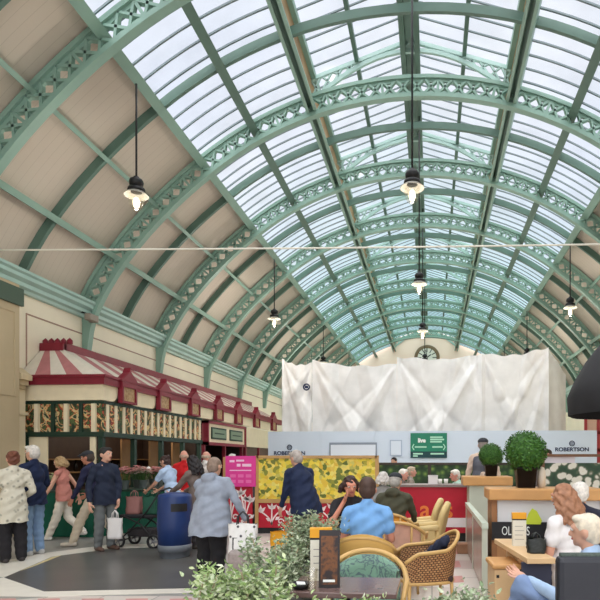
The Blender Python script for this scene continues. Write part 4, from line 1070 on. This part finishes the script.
def chair(name, label, loc, rz, shell, cush, backp=None, group='cafe chairs', solid=False, backm=None):
    t = thing(name, label, 'chair', loc, rz, group)
    T = [-1+2*i/40 for i in range(41)]
    MB().tube([rail(x) for x in T], .019, 8).build('cane_rail', cane, t)
    if shell:
        mb = MB(); vs = []; uv = []
        for j in range(7):
            for x in T:
                p = rail(x); b_ = Vector((p.x*.9, p.y*.86-.01, .36)); q = j/6; vs.append(b_.lerp(p, q)); uv.append((x*1.0, q*.5))
        fs = [(j*41+i, j*41+i+1, (j+1)*41+i+1, (j+1)*41+i) for j in range(6) for i in range(40)]
        mb.add(vs, fs, 0, True); o = mb.build('shell', shell, t)
        ul = o.data.uv_layers.new(name='uv')
        for l in o.data.loops: ul.data[l.index].uv = uv[l.vertex_index]
        MB().tube([(rail(x).x*.9, rail(x).y*.86-.01, .36) for x in T]+[(0,-.29,.36)], .016, 8, close=True).build('seat_rail', cane, t)
    else:
        MB().tube([(rail(x).x*.92, rail(x).y*.9, .38) for x in T]+[(0,-.3,.38)], .018, 8, close=True).build('seat_rail', cane, t)
        for x in (-.5, -.2, .2, .5): p = rail(x); MB().tube([(p.x*.94, p.y*.92, .38), p], .013, 8).build('back_spindle', cane, t)
    if backp:
        if solid:
            for ch in [c for c in t.children if c.name.startswith('back_spindle')]: bpy.data.objects.remove(ch)
        mb = MB(); vs = []; n = 14; lo, hi = (.44, .78) if not solid else (.42, .86)
        for d in (0, 1):
            for j in range(5):
                for i in range(n+1):
                    x = -.42+.84*i/n; p = rail(x); k = (1.04 if solid else .93)-.1*d; z = lo+(min(hi, p.z-.02 if not solid else p.z+.03)-lo)*j/4
                    vs.append((p.x*k, p.y*k-.02*d, z))
        m1 = n+1; fs = [(j*m1+i, j*m1+i+1, (j+1)*m1+i+1, (j+1)*m1+i) for j in range(4) for i in range(n)]
        o_ = 5*m1; fs += [tuple(v+o_ for v in f[::-1]) for f in fs]
        ed = [j*m1 for j in range(5)]; 
        for seq in ([i for i in range(m1)], [4*m1+i for i in range(m1)], [j*m1 for j in range(5)], [j*m1+n for j in range(5)]):
            for u, w in zip(seq, seq[1:]): fs.append((u, w, w+o_, u+o_))
        MB().add(vs, fs, 0, True).build('back_cushion', backp, t)
    MB().box((0,-.02,.39), (.5,.48,.07)).build('seat_cushion', cush, t, bevel=.03)
    for x, y in ((-.25,-.24), (.25,-.24), (-.21,.2), (.21,.2)):
        MB().tube([(x, y, .4), (x*1.06, y*1.1, 0)], [.02, .015], 8).build('leg', cane, t)
    return t
def tub(name, label, loc, rz, fab, group=None):           # upholstered chair: rounded padded back and thick seat
    t = thing(name, label, 'chair', loc, rz, group)
    mb = MB()
    for k in range(15):
        z = .40+k*.032; w = .21 if k < 8 else .21*sqrt(max(.08, 1-((k-7.6)/7.2)**2)); y = .22+k*.007
        mb.cap_((-w, y-.05*(w/.21)**2, z), (0, y, z), .05, .05, 10); mb.cap_((0, y, z), (w, y-.05*(w/.21)**2, z), .05, .05, 10)
    remesh(mb, .014, 5).build('padded_back', fab, t)
    MB().box((0,-.05,.36), (.5,.5,.14)).build('seat_cushion', fab, t, bevel=.045)
    for s in (-1, 1): MB().cap_((s*.26,-.22,.5), (s*.26,.16,.54), .045, .045).bb(s*.26-.03, s*.26+.03, -.2, .14, .3, .5).build('arm', fab, t)
    for x, y in ((-.22,-.24), (.22,-.24), (-.2,.16), (.2,.16)): MB().tube([(x, y, .29), (x*1.08, y*1.08, 0)], [.022, .014], 8).build('leg', mat('dark_leg', (70,48,34), .5), t)
    return t
gold = mat('gold_fabric', (222,160,64), .8, var=.1, scale=12); tan_f = mat('tan_fabric', (196,154,84), .75, var=.06, scale=5); pinkf = mat('dusty_pink_fabric', (206,160,140), .8, var=.1, scale=10)
green_f = ramp_mat('green_scroll_fabric', [(0,(110,146,128)),(.44,(124,160,140)),(.5,(78,90,104)),(.56,(124,160,140)),(1,(138,172,150))], 'noise', 12, .8, distort=1.6)
cream_f = mat('cream_leather', (214,188,130), .5, var=.06, scale=4)
def at(px, py, d): v = dp(px, py, d); return (v.x, v.y, 0)
chair('cafe_chair', 'cane chair with green scroll cushion facing the menu table', at(364, 560, 4.0), radians(0), None, green_f, green_f)
chair('cafe_chair', 'cane chair with a smooth tan back carrying the man in blue', at(366, 550, 5.3), radians(180), None, tan_f, tan_f, solid=True)
w1 = chair('wicker_armchair', 'brown woven wicker armchair with a dark jacket on its seat', at(427, 560, 5.4), radians(-75), weave, mat('dark_brown_cushion', (70,52,48), .8), None)
chair('cafe_chair', 'cane chair with golden yellow back behind the man in blue', at(393, 520, 7.5), radians(172), None, gold, gold)
chair('cafe_chair', 'cane chair with dusty pink cushion beside the wicker armchair', at(400, 525, 6.5), radians(178), None, pinkf, pinkf)
tub('tub_chair', 'cream tub chair seen edge-on before the red counter, further of the pair', at(421, 520, 8.95), radians(-93), cream_f, 'cream tub chairs')
tub('tub_chair', 'cream tub chair seen edge-on before the red counter, nearer of the pair', at(426, 525, 8.2), radians(-93), cream_f, 'cream tub chairs')
chair('cafe_chair', 'cane chair under the dark-haired woman facing the camera', at(349, 520, 6.75), radians(0), None, gold, gold)
w1.scale = (.92,.92,1)
# jacket on the wicker chair
mb = MB(); rr = random.Random(3)
for i in range(9): mb.ell((rr.uniform(-.12,.12), rr.uniform(-.1,.12), rr.uniform(.03,.12)), (rr.uniform(.08,.14), rr.uniform(.06,.1), rr.uniform(.05,.09)), (rr.uniform(-.5,.5), rr.uniform(-.5,.5), rr.uniform(0,3)))
mb.cap_((-.1,.0,.08), (.14,.16,.3), .07, .06); mb.cap_((.0,.1,.12), (.12,.2,.32), .08, .05); mb.cap_((.1,-.05,.1),(-.2,-.12,.04),.05,.04)
j = remesh(mb, .014, 3); j.v = [(x, y, max(.0, z)+.012*sin(x*60+y*30)) for x, y, z in j.v]
o = j.build('folded_jacket', mat('navy_jacket_cloth', (38,44,66), .8, var=.15, scale=10)); v = dp(427, 560, 5.4); o.scale = (.85,.85,.95); o.location = (v.x-.01, v.y+.0, .432); o.rotation_euler = (0,0,radians(-75)); tag(o, 'dark navy jacket dropped over the wicker armchair', 'jacket')
# menu table
tv = dp(345, 580, 3.45); tz = .73
t = thing('cafe_table', 'dark brown cafe table with pale sheen behind the hedge', 'table', (tv.x, tv.y, 0))
MB().bb(-.33,.33,-.2,.24,tz-.035,tz).build('tabletop', mat('dark_walnut', (112,90,86), .2, var=.1, scale=3), t, bevel=.006)
MB().tube([(0,0,.04),(0,0,tz-.03)], .035, 12).build('column', blk, t); MB().lathe([(.001,0),(.24,0),(.24,.02),(.05,.05),(.001,.05)], n=24).build('base', blk, t)
tx, ty = tv.x, tv.y
lf = lambda px, d: dp(px, 580, d)
v = lf(329.5, 3.4)
t = thing('menu_stand', 'dark upright menu card with a food picture on the walnut table', 'menu', (v.x, v.y, tz), radians(4))
MB().prism([(-.062,-.03,0),(-.062,.03,0),(-.062,0,.345)], (.124,0,0)).build('card', mat('menu_dark', (40,34,36), .4), t)
MB().add([(-.05,-.0295,.02),(.05,-.0295,.02),(.05,-.0045,.31),(-.05,-.0045,.31)], [(0,1,2,3)]).build('food_picture', ramp_mat('menu_food_print', [(0,(24,24,32)),(.4,(46,34,34)),(.55,(120,74,40)),(.65,(60,40,34)),(1,(30,34,50))], 'noise', 16), t)
MB().add([(-.036,-.0305,.035),(.036,-.0305,.035),(.036,-.029,.05),(-.036,-.029,.05)], [(0,1,2,3)]).build('white_caption', wht_m, t)
def menu_box(label, v, z, h, rz=0):
    t = thing('price_card', label, 'menu', (v.x, v.y, z), rz)
    w = h*.2; MB().bb(-w,w,-.03,.03,0,h*.78).build('card', mat('card_cream', (226,222,206), .5), t); MB().bb(-w*1.04,w*1.04,-.032,.032,h*.82,h).build('orange_header', mat('header_orange', (232,164,40), .5), t); MB().bb(-w*1.02,w*1.02,-.031,.031,h*.78,h*.82).build('black_band', blk, t)
    mb = MB()
    for k in range(4): mb.bb(-w*.7, w*(.7-.2*(k % 2)), -.0315, -.03, h*(.2+.13*k), h*(.215+.13*k))
    mb.build('small_print', mat('grey_print', (150,146,138), .5), t); return t
menu_box('cream card with orange header on the walnut table left of the dark menu', lf(321, 3.6), tz, .335, radians(10))
v = lf(312, 3.3)
cg = globe_m
tag(MB().lathe([(.001,0),(.027,0),(.034,.13),(.031,.13),(.025,.01),(.001,.01)], n=18).build('drinking_glass', cg, loc=(v.x, v.y, tz)), 'clear drinking glass on the walnut table in front of the cream card', 'glass')
v = lf(301, 3.35)
t = thing('ashtray_bowl', 'shallow black bowl with folded white napkin at the left of the table', 'bowl', (v.x, v.y, tz)); MB().lathe([(.001,0),(.04,0),(.062,.035),(.056,.035),(.038,.008),(.001,.008)], n=18).build('bowl', blk, t); MB().box((0,0,.032), (.05,.04,.006), (.2,.1,.4)).build('napkin', wht_m, t)
# a second cafe table between the seated pair
tv2 = dp(356, 545, 5.95)
t = thing('cafe_table', 'small dark cafe table between the seated couple', 'table', (tv2.x, tv2.y, 0)); MB().bb(-.26,.26,-.16,.16,.69,.72).build('tabletop', mat('dark_walnut', (92,68,62)), t, bevel=.005); MB().tube([(0,0,.04),(0,0,.69)], .03, 12).build('column', blk, t); MB().lathe([(.001,0),(.22,0),(.22,.02),(.001,.05)], n=20).build('base', blk, t)
# ------------------------------------------------------------------ wooden booth on the right
lw = mat('light_ply', (222,186,140), .45, var=.08, scale=3)
t = thing('booth_table', 'light wooden booth table with a dark blue end panel', 'table', (0,0,0))
A, B, C_ = dp(494, 537, 5.45), dp(527, 558, 4.36), dp(556, 558, 4.36)
D_ = A+(C_-B)
MB().prism([(A.x,A.y,.735),(B.x,B.y,.735),(C_.x,C_.y,.735),(D_.x,D_.y,.735)], (0,0,-.045)).build('tabletop', lw, t, bevel=.006)
MB().prism([(B.x-.03,B.y+.06,0),(B.x+.2,B.y+.06,0),(B.x+.2,B.y+.1,0),(B.x-.03,B.y+.1,0)], (0,0,.69)).build('end_panel', mat('navy_panel', (48,50,68), .6), t)
MB().bb(D_.x-.12, D_.x-.04, D_.y-.2, D_.y-.1, 0, .69).bb(A.x+.12, A.x+.2, A.y-.2, A.y-.1, 0, .69).build('leg', lw, t)
v = dp(505, 575, 4.95)
t = thing('wooden_stool', 'light plywood bench end with rounded top rail beside the booth table', 'stool', (v.x, v.y, 0), radians(4))
MB().bb(-.12,.1,-.14,.2,.06,.56).build('side_panel', lw, t, bevel=.01); MB().bb(-.14,.12,-.16,.22,.56,.61).build('top_rail', wood, t, bevel=.02); MB().bb(-.12,-.06,-.14,-.08,0,.06).bb(.04,.1,-.14,-.08,0,.06).bb(-.12,-.06,.14,.2,0,.06).bb(.04,.1,.14,.2,0,.06).build('foot', blk, t)
mb = MB()
for x in (-.09, .07):
    for z in (.2, .5): mb.lathe([(.012,0),(.012,.006),(.001,.008)], n=10).xf(Matrix.Identity(4)) if False else mb.bb(x-.012, x+.012, -.146, -.14, z-.012, z+.012)
mb.build('bolt', blk, t)
v = dp(519, 545, 5.0); menu_box('cream card with orange header standing on the wooden booth table', v, .735, .295, 0)
v = dp(536, 550, 4.62); soft_bag('handbag', 'black handbag slumped on the booth table beside the woman in white', (v.x, v.y, .736), .14, .12, .12, mat('black_leather', (36,40,38), .45), seed=4)
v = dp(590, 560, 2.95)
t = thing('booth_bench', 'black upholstered booth seat in the bottom right corner', 'seat', (v.x+.08, v.y, 0), radians(4))
zt_ = 1.5-97/560*2.9
MB().box((0,0,zt_-.3), (.52,.09,.6)).build('backrest', mat('black_vinyl', (40,42,50), .42, var=.1, scale=6), t, bevel=.03)
MB().tube([(-.24,0,zt_-.004),(.24,0,zt_-.004)], .02, 10).build('piping', mat('textured_trim', (74,84,78), .8, var=.3, scale=60), t)
MB().bb(-.26,.26,.05,.55,.2,.3).build('seat_pad', mat('black_vinyl', (40,42,50)), t, bevel=.03); MB().bb(-.25,.25,-.03,.5,0,.2).build('plinth', blk, t)
# ------------------------------------------------------------------ planters
leafg = island_mat('grey_green_leaves', [(92,112,84),(150,164,132),(196,204,178),(120,140,104),(168,184,150)], .6)
leafy = island_mat('fresh_green_leaves', [(110,140,80),(156,180,116),(200,210,170),(128,154,100),(214,218,196)], .6)
def planter(label, loc, w, d, h, fh, m, n, seed, rz=0, stems=9):
    t = thing('planter', label, 'planter', loc, rz, 'planters edging the cafe terrace'); rnd = random.Random(seed)
    MB().bb(-w/2,w/2,-d/2,d/2,0,h).bb(-w/2-.015,w/2+.015,-d/2-.015,d/2+.015,h-.05,h).build('trough', mat('grey_trough', (96,96,92), .6), t)
    s = MB(); f = MB()
    for i in range(stems*2):
        bx, by = rnd.uniform(-w*.42,w*.42), rnd.uniform(-d*.38,d*.38); tp = Vector((bx+rnd.uniform(-.12,.12), by+rnd.uniform(-.1,.1), h+fh*rnd.uniform(.6,1)))
        b0 = Vector((bx,by,h-.02)); s.tube([b0, b0.lerp(tp,.5)+Vector((rnd.uniform(-.03,.03),rnd.uniform(-.03,.03),0)), tp], .005, 5)
        for k in range(n//(stems*2)):
            q = rnd.uniform(.15,1.02); p = b0.lerp(tp, q)+Vector((rnd.gauss(0,.035),rnd.gauss(0,.035),rnd.gauss(0,.025)))
            a = rnd.uniform(0,6.28); u = Vector((cos(a), sin(a), rnd.uniform(-.2,1.0))).normalized(); w_ = u.cross(Vector((rnd.uniform(-1,1),rnd.uniform(-1,1),rnd.uniform(-1,1)))).normalized(); L_ = rnd.uniform(.03,.05); nn = u.cross(w_)*.15*L_
            f.add([p, p+u*L_*.35+w_*L_*.2+nn, p+u*L_*.7+w_*L_*.16+nn, p+u*L_, p+u*L_*.7-w_*L_*.16+nn, p+u*L_*.35-w_*L_*.2+nn], [(0,1,2,3,4,5)])
    s.build('stem', mat('pale_stem', (150,140,110), .7), t); f.build('foliage', m, t)
    return t
def pl(label, px, d, w, dd, h, fh, m, n, seed, rz=0):
    v = dp(px, 580, d); planter(label, (v.x, v.y, 0), w, dd, h, fh, m, n, seed, rz)
pl('grey planter of bright green leaves in the near left corner of the terrace', 245, 3.0, .5, .34, .62, .32, leafy, 2400, 1)
pl('grey planter of silvery leaves behind the near corner planter', 280, 3.9, .4, .42, .6, .34, leafg, 2200, 2)
pl('grey planter of silvery leaves furthest along the terrace edge, by the man in navy', 312, 4.9, .3, .5, .64, .4, leafg, 1800, 3)
pl('grey planter of low green leaves in front of the walnut table', 350, 2.72, .46, .26, .56, .26, leafy, 2200, 4)
pl('grey planter of sparse silvery leaves in front of the wicker armchair', 462, 2.75, .42, .26, .56, .28, leafg, 2000, 5)
# ------------------------------------------------------------------ the people
def G(px, py): v = gr(px, py); return (v.x, v.y, 0)
def Dd(px, d, z=0): v = dp(px, 480, d); return (v.x, v.y, z)
floral = ramp_mat('pale_floral_cloth', [(0,(120,116,104)),(.2,(176,172,156)),(.34,(214,208,190)),(1,(204,198,180))], 'voronoi', 13, .85)
person('woman with tied-up auburn hair in a pale floral coat, far left edge', G(13,562), -125, 1.64, la='front', ra='bent', topmat=floral, topname='coat', hem=.36, bottom=(34,32,36), wide=1.35, hair='bun', hairc=(112,66,50), fat=1.05)
person('white-haired man in navy jumper and pale blue jeans, left of the kiosk', G(33,555), -100, 1.74, la='front', ra='front', top=(26,38,70), hem=.46, bottom=(130,158,192), wide=1.15, shoe=(190,190,190), hair='short', hairc=(214,208,200), fat=1.12)
person('blurred walker in pink sleeveless top and white trousers', G(64,540), -85, 1.58, lean=6, la='fwdswing', ra='back', sleeve='none', top=(196,128,116), bottom=(222,214,200), ll=((.05,-.06,.27),(.06,-.15,.05)), rl=((-.05,.02,.27),(-.05,.2,.1)), hair='bob', hairc=(170,140,100), shoe=(226,222,214), wide=1.15)
person('man in dark cap and navy top striding in cream trousers', G(95,546), -88, 1.68, lean=10, la='fwdswing', ra='bent', top=(34,36,66), bottom=(206,192,170), ll=((.05,-.12,.28),(.06,-.2,.05)), rl=((-.05,.06,.27),(-.05,.25,.09)), hair='cap', hairc=(70,58,50), skin=(196,132,108), wide=1.15, shoe=(200,190,176))
person('man in navy jacket and grey trousers looking right, white bag in hand', G(105,550), 60, 1.72, head=(20,-4), la=((.13,-.02,.63),(.10,-.06,.49)), ra='down', top=(34,42,62), topname='jacket', hem=.44, bottom=(104,108,108), hair='short', hairc=(34,30,30), shoe=(92,70,60), fat=1.02, wide=1.15)
person('woman in light blue shirt bending over the pink flowers', Dd(173,10.9), -105, 1.62, lean=16, la='reach', ra='reach', sleeve='short', top=(176,198,226), bottom=(196,186,180), hair='bun', hairc=(64,46,42))
person('bald man in a bright red shirt at the kiosk', Dd(184,12.3), -150, 1.72, top=(206,30,36), bottom=(60,60,70), hair='bald', hairc=(190,160,140), skin=(222,160,140))
person('woman with long black hair in a grey-brown cardigan leaning past the bin', Dd(198,9.5), -110, 1.60, lean=10, la='reach', ra='reach', top=(112,98,92), bottom=(60,56,60), hair='long', hairc=(30,24,26))
person('man in a white shirt with thinning hair behind the hooded shopper', Dd(206,13.6), 150, 1.72, top=(232,228,224), bottom=(80,80,86), hair='bald', hairc=(200,180,160), skin=(224,166,146))
person('white-haired customer in dark clothes near the name-board kiosk', Dd(232,15.6), 120, 1.68, top=(70,52,54), bottom=(50,50,56), hair='short', hairc=(226,222,216))
person('reddish-haired customer just above the pink sign', Dd(240,15.0), 160, 1.58, top=(96,60,62), bottom=(50,50,56), hair='short', hairc=(130,88,78))
person('shopper in grey hooded top and black trousers seen from behind', G(211,586), 165, 1.55, lean=11, side=4, la='fwdswing', ra=((-.20,-.06,.63),(-.215,-.14,.50)), top=(142,150,164), topname='hooded_top', hem=.4, bottom=(24,24,28), hair='short', hairc=(132,112,98), fat=1.56, hood=True, wide=1.45, shoe=(40,40,44))
person('man in navy jacket with grey hair stooping with an orange bag', Dd(305,8.2), -125, 1.68, lean=16, la='fwdswing', ra='fwdswing', top=(26,38,68), topname='jacket', hem=.43, bottom=(66,72,70), hair='short', hairc=(168,158,150), fat=1.38)
person('dark-haired woman in black seated with hand to chin, facing us', Dd(350,6.62), 12, 1.64, sit=.54, lean=6, head=(6,4), la=((.15,-.10,.64),(.10,-.24,.655)), ra=((-.14,-.14,.66),(-.06,-.135,.80)), top=(36,34,38), sleeve='short', bottom=(50,50,56), hair='bob', hairc=(58,38,34), skin=(206,140,116), vox=.012)
person('man in a light blue T-shirt seated with his back to us', Dd(367,5.35), 180, 1.66, sit=.545, lean=4, la='lap', ra='lap', top=(122,172,226), sleeve='short', bottom=(70,74,90), hair='short', hairc=(72,52,44), skin=(206,140,116), fat=1.12, vox=.012)
person('person in an olive coat seated with back to us, near the red counter', Dd(392,7.6), 165, 1.7, sit=.53, lean=12, side=0, la='lap', ra='reach', top=(74,74,58), topname='coat', hem=.46, bottom=(52,54,62), hair='cap', hairc=(170,166,160), fat=1.25, hood=True)
person('white-haired customer behind the red counter, left of the cups', Dd(403,11.9), 70, 1.66, sit=.52, top=(120,110,104), bottom=(60,60,66), hair='short', hairc=(226,218,208), skin=(226,164,146))
person('grey-haired customer in the second row behind the red counter', Dd(411,12.8), 100, 1.68, sit=.55, top=(150,140,130), bottom=(60,60,66), hair='short', hairc=(190,170,146), skin=(224,166,146))
person('white-haired customer in mint green behind the red counter, facing left', Dd(460,11.6), -75, 1.66, sit=.52, lean=8, top=(190,226,210), bottom=(60,60,66), hair='short', hairc=(230,224,212), skin=(226,160,140), fat=1.2)
person('pale-haired person at the left end of the red counter row', Dd(383,9.5), -150, 1.64, sit=.52, top=(150,150,150), bottom=(60,60,66), hair='bob', hairc=(196,190,184))
person('dark-haired person standing by the foliage screen', Dd(394,15.2), -20, 1.58, top=(60,50,48), bottom=(50,50,54), hair='short', hairc=(40,32,34))
person('man in flat cap and grey waistcoat standing behind the sage counter', Dd(483,11.3), 172, 1.95, top=(214,190,172), vest=(98,100,110), bottom=(60,60,66), hair='cap', hairc=(150,140,134), fat=1.1)
person('dark-haired person looking out beside the large topiary', Dd(548,13.3), -40, 1.76, top=(120,112,110), bottom=(60,60,66), hair='short', hairc=(52,36,34), skin=(222,160,142))
person('woman with long auburn hair in a white top at the booth table', Dd(571,4.72), -138, 1.6, sit=.54, lean=6, la='lap', ra='lap', top=(232,228,228), sleeve='short', bottom=(60,62,80), hair='long', hairc=(158,112,84), fat=1.15, skin=(206,150,126), vox=.012)
person('white-haired man in dark clothing seated behind the auburn woman', Dd(581,5.6), 170, 1.64, sit=.5, lean=6, top=(40,42,58), bottom=(50,50,60), hair='short', hairc=(226,220,212), fat=1.15)
person('blonde short-haired person in pale blue at the black booth seat', Dd(588,3.5), -118, 1.5, sit=.45, lean=0, la=((.15,-.06,.66),(.07,-.24,.71)), ra='lap', ll=((.085,-.25,.47),(.0,-.36,.2)), rl=((-.085,-.245,.3),(-.08,-.235,.045)), top=(166,190,220), bottom=(130,152,190), hair='short', hairc=(222,210,190), vox=.012)
# bags in hands
def hang(px, py, d): return dp(px, py, d)
v = gr(113, 548); v = dp(115, 528, 9.1)
soft_bag('carrier_bag', 'white carrier bag hanging from the hand of the man in navy jacket', (v.x, v.y, .22), .22, .1, .34, mat('carrier_white', (226,222,220), .6), seed=7)
v = dp(243, 540, 6.35); soft_bag('tote_bag', 'white tote bag with dark dots held by the hooded shopper', (v.x, v.y, dp(243,557,6.35).z), .32, .12, .38, dots, seed=8, hm=mat('dark_strap', (60,56,60), .7), flare=1.0)
v = dp(213, 570, 6.9)
v = dp(289, 530, 9.05); soft_bag('carrier_bag', 'small orange-red carrier bag held by the stooping man', (v.x, v.y, dp(289,534,9.05).z), .17, .08, .2, mat('orange_red', (224,84,50), .6), seed=9)
v = dp(284, 540, 8.9); soft_bag('carrier_bag', 'bright yellow-orange shopping bag behind the silvery planter', (v.x, v.y, 0), .4, .18, dp(284,531,8.9).z*.98, mat('yellow_orange', (242,170,40), .6), seed=10, handle=False)
v = dp(243, 572, 6.2)
t = thing('shopping_trolley', 'small grey shopping trolley at the feet of the hooded shopper', 'trolley', (v.x, v.y, 0), radians(10))
MB().bb(-.15,.15,-.1,.1,.12,.5).build('fabric_body', mat('grey_trolley_fabric', (150,140,136), .8, var=.3, scale=14), t, bevel=.03)
for x in (-.14, .14): MB().tube([(x+.0, .08+.06*cos(q*pi/8), .065+.06*sin(q*pi/8)) for q in range(16)], .016, 6, close=True).build('wheel', blk, t)
MB().tube([(-.13,.12,.08),(-.13,.13,.62),(.13,.13,.62),(.13,.12,.08)], .01, 8).build('handle', blk, t)
